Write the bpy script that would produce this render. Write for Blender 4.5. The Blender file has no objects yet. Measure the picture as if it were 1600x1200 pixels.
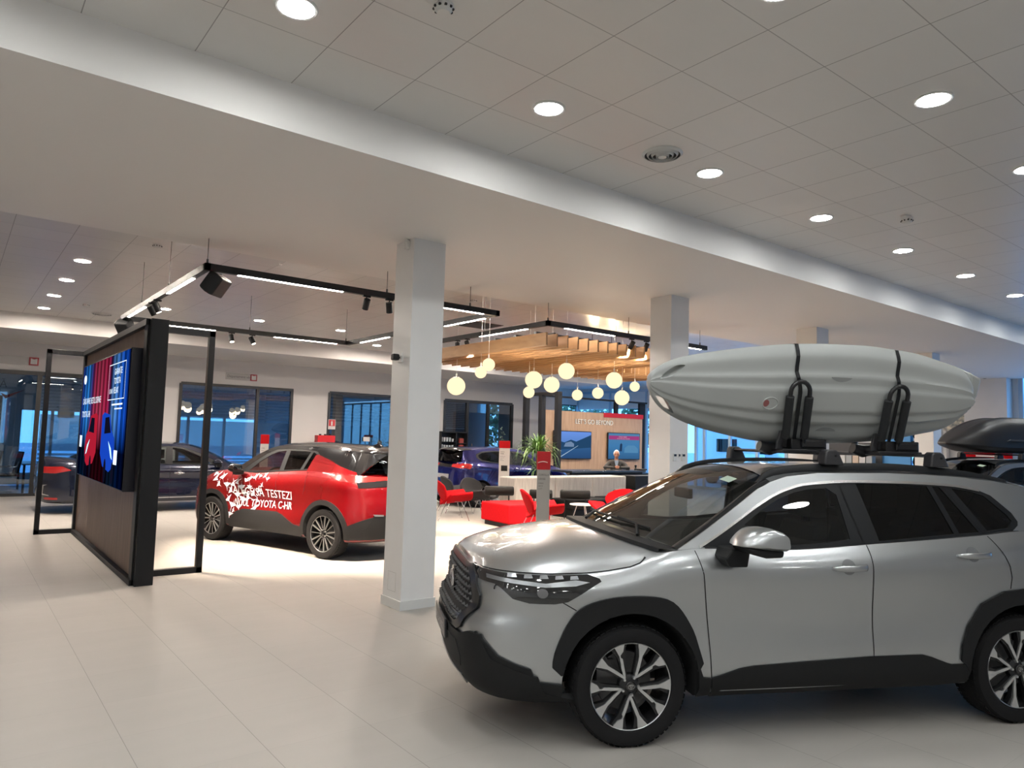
import bpy, bmesh, math, random
from math import sin, cos, pi, radians, sqrt, atan2
from mathutils import Vector, Matrix
from mathutils.bvhtree import BVHTree
from mathutils.geometry import delaunay_2d_cdt
random.seed(7)
scene = bpy.context.scene
COL = scene.collection

# ---------------------------------------------------------------- camera
F_PX = 1123.3; PITCH = .07578479; ROLL = .02795435; YAW = .66148679; EYE = 1.72
def cam_axes():
    cy, sy = cos(YAW), sin(YAW)
    fw = Vector((sy*cos(PITCH), cy*cos(PITCH), sin(PITCH)))
    r0 = Vector((cy, -sy, 0)); u0 = r0.cross(fw)
    r = cos(ROLL)*r0 + sin(ROLL)*u0; u = -sin(ROLL)*r0 + cos(ROLL)*u0
    return r, u, fw
_r, _u, _f = cam_axes()
cam_data = bpy.data.cameras.new('camera'); cam = bpy.data.objects.new('camera', cam_data); COL.objects.link(cam)
cam_data.sensor_width = 36; cam_data.lens = 36*F_PX/1600; cam_data.clip_start = .05; cam_data.clip_end = 300
m = Matrix((( _r.x, _u.x, -_f.x, 0), (_r.y, _u.y, -_f.y, 0), (_r.z, _u.z, -_f.z, EYE), (0, 0, 0, 1)))
cam.matrix_world = m
scene.camera = cam
# ---------------------------------------------------------------- view + world
scene.view_settings.view_transform = 'Standard'; scene.view_settings.look = 'None'
scene.view_settings.gamma = 1; scene.view_settings.use_curve_mapping = False
scene.view_settings.exposure = EXPOSURE = 0.12
scene.cycles.max_bounces = 8; scene.cycles.diffuse_bounces = 4; scene.cycles.glossy_bounces = 5
scene.cycles.transparent_max_bounces = 16; scene.cycles.sample_clamp_indirect = 4
scene.cycles.caustics_reflective = False; scene.cycles.caustics_refractive = False
LAMP_FRONT = 150.0      # emission of a ceiling downlight over the front of the hall
LAMP_LOUNGE = 720.0
LAMP_STRIP = 40.0
SKY_POWER = 3.8
world = bpy.data.worlds.new('daylight_sky'); scene.world = world; world.use_nodes = True
wn = world.node_tree.nodes; wl = world.node_tree.links; wn.clear()
wo = wn.new('ShaderNodeOutputWorld'); wb_ = wn.new('ShaderNodeBackground'); tc = wn.new('ShaderNodeTexCoord')
sx = wn.new('ShaderNodeSeparateXYZ'); rp = wn.new('ShaderNodeValToRGB')
wl.new(tc.outputs['Generated'], sx.inputs[0]); wl.new(sx.outputs[2], rp.inputs[0])
rp.color_ramp.elements[0].position = 0.0; rp.color_ramp.elements[0].color = (.22, .53, .95, 1)
rp.color_ramp.elements[1].position = .6; rp.color_ramp.elements[1].color = (.16, .42, .95, 1)
wl.new(rp.outputs[0], wb_.inputs[0]); wb_.inputs[1].default_value = SKY_POWER; wl.new(wb_.outputs[0], wo.inputs[0])

# ---------------------------------------------------------------- materials
MATS = {}
def mat(name, col=(.8, .8, .8), rough=.5, metal=0., coat=0., spec=.5, emit=None, es=0., sheen=0., alpha=None):
    if name in MATS: return MATS[name]
    m = bpy.data.materials.new(name); m.use_nodes = True; MATS[name] = m
    b = m.node_tree.nodes['Principled BSDF']
    b.inputs['Base Color'].default_value = (*col, 1); b.inputs['Roughness'].default_value = rough
    b.inputs['Metallic'].default_value = metal; b.inputs['Coat Weight'].default_value = coat
    b.inputs['Coat Roughness'].default_value = .03
    b.inputs['Specular IOR Level'].default_value = spec
    if sheen: b.inputs['Sheen Weight'].default_value = sheen
    if emit: b.inputs['Emission Color'].default_value = (*emit, 1); b.inputs['Emission Strength'].default_value = es
    return m
def nodes_of(m): return m.node_tree.nodes, m.node_tree.links, m.node_tree.nodes['Principled BSDF']
def mth(n, l, op, a, b=None):
    q = n.new('ShaderNodeMath'); q.operation = op
    for i, v in enumerate((a, b)):
        if v is None: continue
        if isinstance(v, (int, float)): q.inputs[i].default_value = v
        else: l.new(v, q.inputs[i])
    return q.outputs[0]
def noise_tint(m, scale=(8, 8, 8), a=(.7, .7, .7), b=(.8, .8, .8), detail=4, bump=0.0, rough=None, coords='Object'):
    n, l, p = nodes_of(m)
    t = n.new('ShaderNodeTexCoord'); mp = n.new('ShaderNodeMapping'); mp.inputs['Scale'].default_value = scale
    nz = n.new('ShaderNodeTexNoise'); nz.inputs['Detail'].default_value = detail; nz.inputs['Scale'].default_value = 1
    r = n.new('ShaderNodeValToRGB'); r.color_ramp.elements[0].position = .3; r.color_ramp.elements[1].position = .7
    r.color_ramp.elements[0].color = (*a, 1); r.color_ramp.elements[1].color = (*b, 1)
    l.new(t.outputs[coords], mp.inputs[0]); l.new(mp.outputs[0], nz.inputs[0]); l.new(nz.outputs[0], r.inputs[0])
    l.new(r.outputs[0], p.inputs['Base Color'])
    if bump:
        bn = n.new('ShaderNodeBump'); bn.inputs['Strength'].default_value = bump; bn.inputs['Distance'].default_value = .01
        l.new(nz.outputs[0], bn.inputs['Height']); l.new(bn.outputs[0], p.inputs['Normal'])
    return r
def tile_mat(name, base, joint, sx_, sy_, ox, oy, wx, wy, rough, jy=1.0, var=.05, noise=.05, spec=.5, metal=0.):
    m = mat(name, base, rough, spec=spec, metal=metal); n, l, p = nodes_of(m)
    t = n.new('ShaderNodeTexCoord'); s = n.new('ShaderNodeSeparateXYZ'); l.new(t.outputs['Object'], s.inputs[0])
    def line(o, off, size, w):
        a = mth(n, l, 'SUBTRACT', o, off); a = mth(n, l, 'DIVIDE', a, size); fl = mth(n, l, 'FLOOR', a)
        a = mth(n, l, 'FRACT', a); a = mth(n, l, 'SUBTRACT', a, .5); a = mth(n, l, 'ABSOLUTE', a)
        return mth(n, l, 'GREATER_THAN', a, .5-w/size/2), fl
    lx, fx = line(s.outputs[0], ox, sx_, wx); ly, fy = line(s.outputs[1], oy, sy_, wy)
    ly = mth(n, l, 'MULTIPLY', ly, jy); ln = mth(n, l, 'MAXIMUM', lx, ly)
    cb = n.new('ShaderNodeCombineXYZ'); l.new(fx, cb.inputs[0]); l.new(fy, cb.inputs[1])
    wh = n.new('ShaderNodeTexWhiteNoise'); wh.noise_dimensions = '2D'; l.new(cb.outputs[0], wh.inputs[0])
    nz = n.new('ShaderNodeTexNoise'); nz.inputs['Scale'].default_value = 1.6; nz.inputs['Detail'].default_value = 6
    mp = n.new('ShaderNodeMapping'); mp.inputs['Scale'].default_value = (1, 3.2, 1); l.new(t.outputs['Object'], mp.inputs[0]); l.new(mp.outputs[0], nz.inputs[0])
    v = mth(n, l, 'MULTIPLY', wh.outputs[0], var); v2 = mth(n, l, 'MULTIPLY', nz.outputs[0], noise*2)
    v = mth(n, l, 'ADD', v, v2); v = mth(n, l, 'ADD', v, 1-var/2-noise)
    hs = n.new('ShaderNodeHueSaturation'); hs.inputs['Color'].default_value = (*base, 1); l.new(v, hs.inputs['Value'])
    mx = n.new('ShaderNodeMixRGB'); l.new(ln, mx.inputs[0]); l.new(hs.outputs[0], mx.inputs[1]); mx.inputs[2].default_value = (*joint, 1)
    l.new(mx.outputs[0], p.inputs['Base Color'])
    return m
def thin_glass(name, tint=(.8, .9, .95), refl=.08, rough=0.0, fac=1.0):
    if name in MATS: return MATS[name]
    m = bpy.data.materials.new(name); m.use_nodes = True; MATS[name] = m
    n, l = m.node_tree.nodes, m.node_tree.links; n.clear()
    o = n.new('ShaderNodeOutputMaterial'); t = n.new('ShaderNodeBsdfTransparent'); g = n.new('ShaderNodeBsdfGlossy'); mx = n.new('ShaderNodeMixShader')
    t.inputs[0].default_value = (*tint, 1); g.inputs['Roughness'].default_value = rough
    fr = n.new('ShaderNodeLayerWeight'); fr.inputs[0].default_value = .3
    a = mth(n, l, 'POWER', fr.outputs['Facing'], 3.0); a = mth(n, l, 'MULTIPLY', a, .8*fac); a = mth(n, l, 'ADD', a, refl)
    a = mth(n, l, 'MINIMUM', a, 1.0)
    l.new(a, mx.inputs[0]); l.new(t.outputs[0], mx.inputs[1]); l.new(g.outputs[0], mx.inputs[2]); l.new(mx.outputs[0], o.inputs[0])
    return m
def emissive(name, col, s):
    if name in MATS: return MATS[name]
    m = bpy.data.materials.new(name); m.use_nodes = True; MATS[name] = m
    n, l = m.node_tree.nodes, m.node_tree.links; n.clear()
    o = n.new('ShaderNodeOutputMaterial'); e = n.new('ShaderNodeEmission'); e.inputs[0].default_value = (*col, 1); e.inputs[1].default_value = s
    l.new(e.outputs[0], o.inputs[0]); return m
def paint(name, col, metal=.0, flake=.0, rough=.3):
    m = mat(name, col, rough, metal, coat=1.0)
    return m
WHITE = mat('white_wall_paint', (.72, .71, .69), .55)
noise_tint(WHITE, (3, 3, 3), (.79, .78, .765), (.82, .81, .795))
BEAMW = mat('beam_paint', (.93, .91, .885), .6)
GREYW = mat('grey_wall_paint', (.66, .65, .645), .6)
FLOORM = tile_mat('porcelain_floor', (.385, .365, .338), (.24, .23, .21), .6095, .61, .872, 4.58, .004, .0025, .5, jy=.35, var=.03, noise=.05, spec=.28)
CEILM = tile_mat('metal_ceiling_tile', (.80, .79, .77), (.34, .33, .32), .6165, .612, 1.049, 4.072, .006, .006, .32, jy=.8, var=.035, noise=.02, spec=.5)
BLACKM = mat('black_powder_coat', (.011, .012, .014), .42, spec=.3)
DARKM = mat('dark_grey_metal', (.06, .062, .066), .4)
CHROME = mat('chrome', (.75, .76, .78), .12, 1)
def wood_mat(name, a, b, sc=(1, 14, 1)):
    m = mat(name, a, .45); n, l, p = nodes_of(m)
    t = n.new('ShaderNodeTexCoord'); mp = n.new('ShaderNodeMapping'); mp.inputs['Scale'].default_value = sc
    nz = n.new('ShaderNodeTexNoise'); nz.inputs['Scale'].default_value = 4; nz.inputs['Detail'].default_value = 8; nz.inputs['Distortion'].default_value = .4
    r = n.new('ShaderNodeValToRGB'); r.color_ramp.elements[0].position = .35; r.color_ramp.elements[1].position = .68
    r.color_ramp.elements[0].color = (*a, 1); r.color_ramp.elements[1].color = (*b, 1)
    l.new(t.outputs['Object'], mp.inputs[0]); l.new(mp.outputs[0], nz.inputs[0]); l.new(nz.outputs[0], r.inputs[0]); l.new(r.outputs[0], p.inputs['Base Color'])
    return m
WOODV = wood_mat('oak_panel_vertical', (.42, .27, .17), (.56, .38, .25), (7, 7, .35))
WOODS = wood_mat('oak_slat', (.27, .145, .06), (.39, .225, .10), (7, .4, 2))

# ---------------------------------------------------------------- mesh helpers
class MB:
    def __init__(s): s.v = []; s.f = []; s.m = []; s.cur = 0
    def add(s, vs, fs):
        k = len(s.v); s.v += [tuple(p) for p in vs]; s.f += [tuple(i+k for i in f) for f in fs]; s.m += [s.cur]*len(fs); return s
    def box(s, a, b, rz=0, c=None):
        x0, y0, z0 = a; x1, y1, z1 = b
        vs = [(x, y, z) for z in (z0, z1) for x, y in ((x0, y0), (x1, y0), (x1, y1), (x0, y1))]
        if rz:
            cx, cy = c if c else ((x0+x1)/2, (y0+y1)/2)
            vs = [(cx+(x-cx)*cos(rz)-(y-cy)*sin(rz), cy+(x-cx)*sin(rz)+(y-cy)*cos(rz), z) for x, y, z in vs]
        return s.add(vs, [(0, 3, 2, 1), (4, 5, 6, 7), (0, 1, 5, 4), (1, 2, 6, 5), (2, 3, 7, 6), (3, 0, 4, 7)])
    def tube(s, pts, r, n=8, closed=False, cap=True):
        pts = [Vector(p) for p in pts]; N = len(pts); rr = r if isinstance(r, (list, tuple)) else [r]*N
        vs = []; prev = None
        for i, p in enumerate(pts):
            if closed: d = pts[(i+1) % N]-pts[i-1]
            else: d = pts[min(i+1, N-1)]-pts[max(i-1, 0)]
            if d.length < 1e-9: d = Vector((0, 0, 1))
            d.normalize()
            if prev is None:
                a = Vector((0, 0, 1)) if abs(d.z) < .9 else Vector((1, 0, 0)); prev = d.cross(a).normalized()
            e = (prev-d*prev.dot(d)); e = e.normalized() if e.length > 1e-6 else d.orthogonal().normalized(); prev = e; g = d.cross(e)
            for j in range(n):
                t = 2*pi*j/n; vs.append(p+rr[i]*(cos(t)*e+sin(t)*g))
        fs = []
        for i in range(N if closed else N-1):
            for j in range(n):
                a, b = i*n+j, i*n+(j+1) % n; c, d_ = ((i+1) % N)*n+(j+1) % n, ((i+1) % N)*n+j
                fs.append((a, b, c, d_))
        if cap and not closed: fs += [tuple(range(n))[::-1], tuple(range((N-1)*n, N*n))]
        return s.add(vs, fs)
    def lathe(s, prof, n=32, o=(0, 0, 0), ax=(0, 0, 1), close=False, cap=True):
        ax = Vector(ax).normalized(); e = ax.orthogonal().normalized() if abs(ax.z) < .99 else Vector((1, 0, 0)); g = ax.cross(e); o = Vector(o)
        vs = [o+ax*h+r*(cos(2*pi*j/n)*e+sin(2*pi*j/n)*g) for r, h in prof for j in range(n)]
        P = len(prof); fs = [(i*n+j, i*n+(j+1) % n, ((i+1) % P)*n+(j+1) % n, ((i+1) % P)*n+j) for i in range(P if close else P-1) for j in range(n)]
        if not close and cap:
            if prof[0][0] > 1e-6: fs.append(tuple(range(n))[::-1])
            if prof[-1][0] > 1e-6: fs.append(tuple(range((P-1)*n, P*n)))
        return s.add(vs, fs)
    def prism(s, poly, fn, a, b):
        """poly 2D list, fn(u,v,w)->3D, extruded from w=a to w=b"""
        n = len(poly); vs = [fn(u, v, a) for u, v in poly]+[fn(u, v, b) for u, v in poly]
        return s.add(vs, [tuple(range(n))[::-1], tuple(range(n, 2*n))]+[(i, (i+1) % n, n+(i+1) % n, n+i) for i in range(n)])
    def grid(s, P, cu=False, cv=False):
        U, V = len(P), len(P[0]); vs = [p for r in P for p in r]
        fs = [(i*V+j, ((i+1) % U)*V+j, ((i+1) % U)*V+(j+1) % V, i*V+(j+1) % V) for i in range(U if cu else U-1) for j in range(V if cv else V-1)]
        return s.add(vs, fs)
    def sphere(s, c, r, n=16, mseg=10, sc=(1, 1, 1)):
        c = Vector(c); P = []
        for i in range(mseg+1):
            t = pi*i/mseg; P.append([c+Vector((r*sc[0]*sin(t)*cos(2*pi*j/n), r*sc[1]*sin(t)*sin(2*pi*j/n), r*sc[2]*cos(t))) for j in range(n)])
        return s.grid(P, cv=True)
    def build(s, name, m, parent=None, smooth=False, angle=35, bevel=0, seg=2, loc=None, off=None, doubles=False):
        me = bpy.data.meshes.new(name)
        vs = s.v if off is None else [(p[0]-off[0], p[1]-off[1], p[2]-off[2]) for p in s.v]
        me.from_pydata([tuple(p) for p in vs], [], s.f)
        ms = m if isinstance(m, (list, tuple)) else [m]
        for q in ms: me.materials.append(q)
        if len(ms) > 1:
            for p, i in zip(me.polygons, s.m): p.material_index = i
        bm = bmesh.new(); bm.from_mesh(me)
        if doubles: bmesh.ops.remove_doubles(bm, verts=bm.verts, dist=1e-5)
        bmesh.ops.recalc_face_normals(bm, faces=bm.faces); bm.to_mesh(me); bm.free()
        if smooth:
            me.shade_smooth(); me.set_sharp_from_angle(angle=radians(angle))
        o = bpy.data.objects.new(name, me); COL.objects.link(o)
        if parent: o.parent = parent
        if loc: o.location = loc
        if bevel:
            b = o.modifiers.new('bevel', 'BEVEL'); b.width = bevel; b.segments = seg; b.limit_method = 'ANGLE'; b.angle_limit = radians(40)
            if not smooth: me.shade_smooth(); me.set_sharp_from_angle(angle=radians(45))
        return o
def tag(o, label=None, cat=None, group=None, kind=None):
    if label: o['label'] = label
    if cat: o['category'] = cat
    if group: o['group'] = group
    if kind: o['kind'] = kind
    return o
def thing(name, label, cat, loc=(0, 0, 0), rz=0, group=None):
    o = bpy.data.objects.new(name, None); COL.objects.link(o); o.empty_display_size = .1
    o.location = loc; o.rotation_euler = (0, 0, rz); return tag(o, label, cat, group)
def struct(name, mb, m, **k):
    o = mb.build(name, m, **k); o['kind'] = 'structure'; return o
KIDS = {}
def dup(root, loc=None, rz=None, label=None, group=None):
    def rec(o, par):
        c = o.copy(); COL.objects.link(c)
        if par: c.parent = par
        for ch in list(o.children): rec(ch, c)
        return c
    r = rec(root, None)
    if loc is not None: r.location = loc
    if rz is not None: r.rotation_euler = (0, 0, rz)
    if label: r['label'] = label
    if group: r['group'] = group
    return r
def dup_sub(o, parent, mat4=None):
    c = o.copy(); COL.objects.link(c); c.parent = parent
    for ch in list(o.children): dup_sub(ch, c)
    return c
def hermite(pts):
    """monotone-ish cubic through (x,y) points"""
    pts = sorted(pts); X = [p[0] for p in pts]; Y = [p[1] for p in pts]; n = len(pts)
    d = [(Y[i+1]-Y[i])/(X[i+1]-X[i]) for i in range(n-1)]
    mm = [d[0]]+[0 if d[i-1]*d[i] <= 0 else 2*d[i-1]*d[i]/(d[i-1]+d[i]) for i in range(1, n-1)]+[d[-1]]
    def f(x):
        if x <= X[0]: return Y[0]
        if x >= X[-1]: return Y[-1]
        i = max(j for j in range(n-1) if X[j] <= x); h = X[i+1]-X[i]; t = (x-X[i])/h
        return (2*t**3-3*t*t+1)*Y[i]+(t**3-2*t*t+t)*h*mm[i]+(-2*t**3+3*t*t)*Y[i+1]+(t**3-t*t)*h*mm[i+1]
    return f
def catmull(pts, n, closed=False):
    P = [Vector(p) for p in pts]; N = len(P); segs = N if closed else N-1
    def g(i): return P[i % N] if closed else P[max(0, min(N-1, i))]
    L = [(g(i+1)-g(i)).length for i in range(segs)]; tot = sum(L); out = []
    for k in range(n):
        d = tot*k/(n if closed else n-1); i = 0
        while i < segs-1 and d > L[i]: d -= L[i]; i += 1
        t = min(1, d/L[i]) if L[i] > 0 else 0
        a, b, c, e = g(i-1), g(i), g(i+1), g(i+2)
        out.append(.5*((2*b)+(c-a)*t+(2*a-5*b+4*c-e)*t*t+(3*b-a-3*c+e)*t**3))
    return out
def inpoly(x, y, P):
    c = False; j = len(P)-1
    for i in range(len(P)):
        if (P[i][1] > y) != (P[j][1] > y) and x < (P[j][0]-P[i][0])*(y-P[i][1])/(P[j][1]-P[i][1])+P[i][0]: c = not c
        j = i
    return c
def dens(poly, step, closed=True):
    out = []; n = len(poly)
    for i in range(n if closed else n-1):
        a, b = poly[i], poly[(i+1) % n]; L = math.hypot(b[0]-a[0], b[1]-a[1]); k = max(1, int(L/step+.5))
        out += [(a[0]+(b[0]-a[0])*t/k, a[1]+(b[1]-a[1])*t/k) for t in range(k)]
    if not closed: out.append(poly[-1])
    return out
def pmesh(outer, holes=(), step=.05):
    """triangulated region with interior points -> pts2d, tris, boundary loops"""
    o = dens(outer, step); hs = [dens(h, step) for h in holes]
    vs = [Vector(p) for p in o]; faces = [list(range(len(o)))]; edges = []
    for h in hs:
        k = len(vs); vs += [Vector(p) for p in h]; edges += [(k+i, k+(i+1) % len(h)) for i in range(len(h))]
    allb = list(vs)
    xs = [p[0] for p in o]; ys = [p[1] for p in o]
    nx = int((max(xs)-min(xs))/step); ny = int((max(ys)-min(ys))/step)
    for i in range(1, nx+1):
        for j in range(1, ny+1):
            x = min(xs)+i*step+(j % 2)*step*.3; y = min(ys)+j*step
            if inpoly(x, y, o) and not any(inpoly(x, y, h) for h in hs) and all((x-b.x)**2+(y-b.y)**2 > (.45*step)**2 for b in allb): vs.append(Vector((x, y)))
    r = delaunay_2d_cdt(vs, edges, faces, 1, 1e-6)
    P = r[0]; T = []
    for f in r[2]:
        cx = sum(P[i].x for i in f)/len(f); cy = sum(P[i].y for i in f)/len(f)
        if inpoly(cx, cy, o) and not any(inpoly(cx, cy, h) for h in hs): T.append(tuple(f))
    cnt = {}
    for f in T:
        for i in range(len(f)):
            a, b = f[i], f[(i+1) % len(f)]; k = (min(a, b), max(a, b)); cnt.setdefault(k, []).append((a, b))
    B = [v[0] for v in cnt.values() if len(v) == 1]
    return [(p.x, p.y) for p in P], T, B
def text_tris(txt, size, bold=False, shear=0, space=1.0, res=3):
    cu = bpy.data.curves.new('t', 'FONT'); cu.body = txt; cu.size = size; cu.resolution_u = res; cu.space_character = space; cu.shear = shear
    if bold: cu.offset = size*.006
    o = bpy.data.objects.new('t', cu); COL.objects.link(o); dg = bpy.context.evaluated_depsgraph_get()
    me = bpy.data.meshes.new_from_object(o.evaluated_get(dg)); P = [(v.co.x, v.co.y) for v in me.vertices]; F = [tuple(p.vertices) for p in me.polygons]
    bpy.data.objects.remove(o); bpy.data.curves.remove(cu); bpy.data.meshes.remove(me)
    return P, F
def text_on(mb, txt, size, fn, bold=False, center=False, sx_=1.0, **k):
    P, F = text_tris(txt, size, bold, **k)
    w = max(p[0] for p in P) if P else 0
    ox = -w*sx_/2 if center else 0
    mb.add([fn(x*sx_+ox, y) for x, y in P], F); return w*sx_
# ---------------------------------------------------------------- cars
def sstep(t): t = max(0, min(1, t)); return t*t*(3-2*t)
TYRE = mat('tyre_rubber', (.009, .009, .010), .75, spec=.25)
RIMB = mat('rim_gloss_black', (.02, .02, .022), .25, .3)
RIMS = mat('rim_machined', (.62, .63, .64), .28, .85)
CLAD = mat('black_cladding_plastic', (.012, .0125, .0135), .6, spec=.22)
PILB = mat('pillar_black', (.008, .009, .011), .4, spec=.3)
WELL = mat('wheel_well_black', (.006, .006, .007), .9)
GLASSC = thin_glass('car_glass_clear', (.50, .54, .54), .07)
GLASSD = thin_glass('car_glass_dark', (.035, .04, .05), .05)
CABIN = mat('cabin_black', (.012, .012, .013), .8)
GLOSSB = mat('gloss_black', (.008, .008, .010), .08, coat=1)
LAMPD = mat('headlamp_dark_glass', (.012, .013, .015), .06, coat=1)
LAMPC = mat('headlamp_chrome', (.30, .31, .33), .3, .8)
REDL = mat('tail_lamp_red', (.35, .012, .012), .15, coat=1, emit=(1, .02, .02), es=.05)
SEAM = mat('panel_gap', (.004, .004, .005), .8)
BRAKE = mat('brake_iron', (.16, .16, .165), .5, .7)

def emblem(name, parent, c, ri, up, s, m=CHROME):
    """the three-oval badge as thin tubes; c centre, ri/up unit vectors, s half width"""
    c, ri, up = Vector(c), Vector(ri), Vector(up); b = MB()
    def el(cx, cy, rx, ry, r): b.tube([c+ri*(cx+rx*cos(2*pi*i/28))+up*(cy+ry*sin(2*pi*i/28)) for i in range(28)], r, 5, closed=True)
    el(0, 0, s, s*.68, s*.075); el(0, s*.26, s*.62, s*.27, s*.065); el(0, -.02*s, s*.25, s*.60, s*.065)
    return b.build(name, m, parent, smooth=True, angle=60)

def make_wheel(R, rim, width, style='v'):
    """wheel in its own frame: axis +y is inward, outer face towards -y"""
    b = MB(); hw = width/2
    prof = [(rim*.985, -hw*.80), (rim*1.03, -hw*.93), (rim+(R-rim)*.45, -hw*1.03), (rim+(R-rim)*.80, -hw*.97), (R-.012, -hw*.84), (R-.003, -hw*.62), (R, 0), (R-.003, hw*.62), (R-.02, hw*.9), (rim+(R-rim)*.4, hw), (rim, hw*.85)]
    b.lathe(prof, 72, ax=(0, 1, 0), close=True)
    for k in range(-2, 3):      # tread blocks between the grooves
        for j in range(60):
            a = 2*pi*(j+(k % 2)*.5)/60; y = k*width*.165
            c, s_ = cos(a), sin(a); t = Vector((-s_, 0, c)); r_ = Vector((c, 0, s_)); w = .0125
            p = [r_*(R-.006)+t*q*w+Vector((0, y+e*width*.065, 0)) for q, e in ((-1, -1), (1, -1), (1, 1), (-1, 1))]
            q_ = [r_*(R-.0008)+t*q*w*.9+Vector((0, y+e*width*.06, 0)) for q, e in ((-1, -1), (1, -1), (1, 1), (-1, 1))]
            b.add(p+q_, [(4, 5, 6, 7), (0, 1, 5, 4), (1, 2, 6, 5), (2, 3, 7, 6), (3, 0, 4, 7)])
    tyre = b.build('tyre', TYRE, None, smooth=True, angle=30)
    b = MB()
    b.lathe([(rim*1.0, -hw*.86), (rim*.985, -hw*.89), (rim*.965, -hw*.86), (rim*.93, -hw*.5), (rim*.90, hw*.7), (rim*.99, hw*.8)], 72, ax=(0, 1, 0), cap=False)
    b.cur = 1
    b.lathe([(rim*1.002, -hw*.87), (rim*.992, -hw*.905), (rim*.975, -hw*.88)], 72, ax=(0, 1, 0), close=True)
    yo = -hw*.84
    def spoke(a0, pts, y0, y1, ydrop=0.0):
        fn = lambda r, t, w: Vector((cos(a0)*r-sin(a0)*t, w+ydrop*(1-(r/rim))*1.0, sin(a0)*r+cos(a0)*t))
        b.prism(pts, fn, y0, y1)
    if style == 'v':
        pol = lambda r, t: (rim*r*cos(t), rim*r*sin(t))
        D = radians
        def flat(P, y0, y1, dish):
            n_ = len(P); rr_ = [math.hypot(*p)/rim for p in P]
            vs = [(p[0], y0+dish*(1-q)**1.5, p[1]) for p, q in zip(P, rr_)]+[(p[0], y1+dish*(1-q)**1.5, p[1]) for p, q in zip(P, rr_)]
            b.add(vs, [tuple(range(n_))[::-1], tuple(range(n_, 2*n_))]+[(i, (i+1) % n_, n_+(i+1) % n_, n_+i) for i in range(n_)])
        for k in range(5):
            a = 2*pi*k/5+D(54)+.0
            for sg in (-1, 1):
                b.cur = 0
                flat([pol(.12, a), pol(.30, a+sg*D(20)), pol(.70, a+sg*D(24)), pol(.97, a+sg*D(29)), pol(.97, a+sg*D(5)), pol(.72, a+sg*D(9.5)), pol(.33, a)], yo+.004, yo+.035, .016)
                b.cur = 1
                if sg > 0: P = [pol(.19, a), pol(.30, a+D(12)), pol(.70, a+D(19)), pol(.86, a+D(23)), pol(.985, a+D(26)), pol(.985, a+D(11)), pol(.74, a+D(13.2)), pol(.48, a+D(7.5)), pol(.30, a)]
                else: P = [pol(.19, a), pol(.30, a-D(12)), pol(.66, a-D(18)), pol(.70, a-D(15)), pol(.76, a-D(16)), pol(.82, a-D(22)), pol(.985, a-D(26)), pol(.985, a-D(11)), pol(.74, a-D(13.2)), pol(.48, a-D(7.5)), pol(.30, a)]
                flat(P, yo-.004, yo+.006, .016)
    else:
        for k in range(5):
            a = 2*pi*k/5+radians(100)
            for sgn in (-1, 1):
                a1 = a+sgn*radians(11)
                b.cur = 0; spoke(a1, [(rim*.14, -rim*.07), (rim*.14, rim*.07), (rim*.96, rim*.09), (rim*.96, -rim*.09)], yo+.008, yo+.04, .01)
                b.cur = 1; spoke(a1, [(rim*.22, -rim*.022), (rim*.22, rim*.022), (rim*.97, rim*.035), (rim*.97, -rim*.035)], yo-.002, yo+.01, .012)
            b.cur = 1; spoke(a+radians(36), [(rim*.3, -rim*.012), (rim*.3, rim*.012), (rim*.97, rim*.018), (rim*.97, -rim*.018)], yo+.004, yo+.01, .012)
    b.cur = 0
    b.lathe([(0, yo+.008), (rim*.17, yo+.008), (rim*.25, yo+.02), (rim*.27, yo+.05)], 40, ax=(0, 1, 0), cap=False)
    w = b.build('wheel', [RIMB, RIMS], None, smooth=True, angle=35); tyre.parent = w
    b = MB(); b.lathe([(0, .02), (rim*.68, .02), (rim*.70, .03), (rim*.70, .045), (0, .045)], 48, ax=(0, 1, 0))
    b.box((-rim*.72, -.012, rim*.12), (-rim*.30, .045, rim*.52)); b.build('brake_disc', BRAKE, w, smooth=True)
    b = MB(); b.lathe([(rim*.115, yo+.01), (rim*.12, yo-.004), (rim*.10, yo-.009), (0, yo-.010)], 32, ax=(0, 1, 0)); b.build('hub_cap', GLOSSB, w, smooth=True)
    e = emblem('badge', w, (0, yo-.011, 0), (1, 0, 0), (0, 0, 1), rim*.075)
    for k in range(5):
        a = 2*pi*k/5+radians(64); b = MB(); c = (cos(a)*rim*.205, yo+.012, sin(a)*rim*.205)
        b.lathe([(0, -.016), (.007, -.016), (.010, -.008), (.010, .01)], 8, o=c, ax=(0, 1, 0)); b.build('lug_nut', RIMS, w, smooth=True)
    return w

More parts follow.
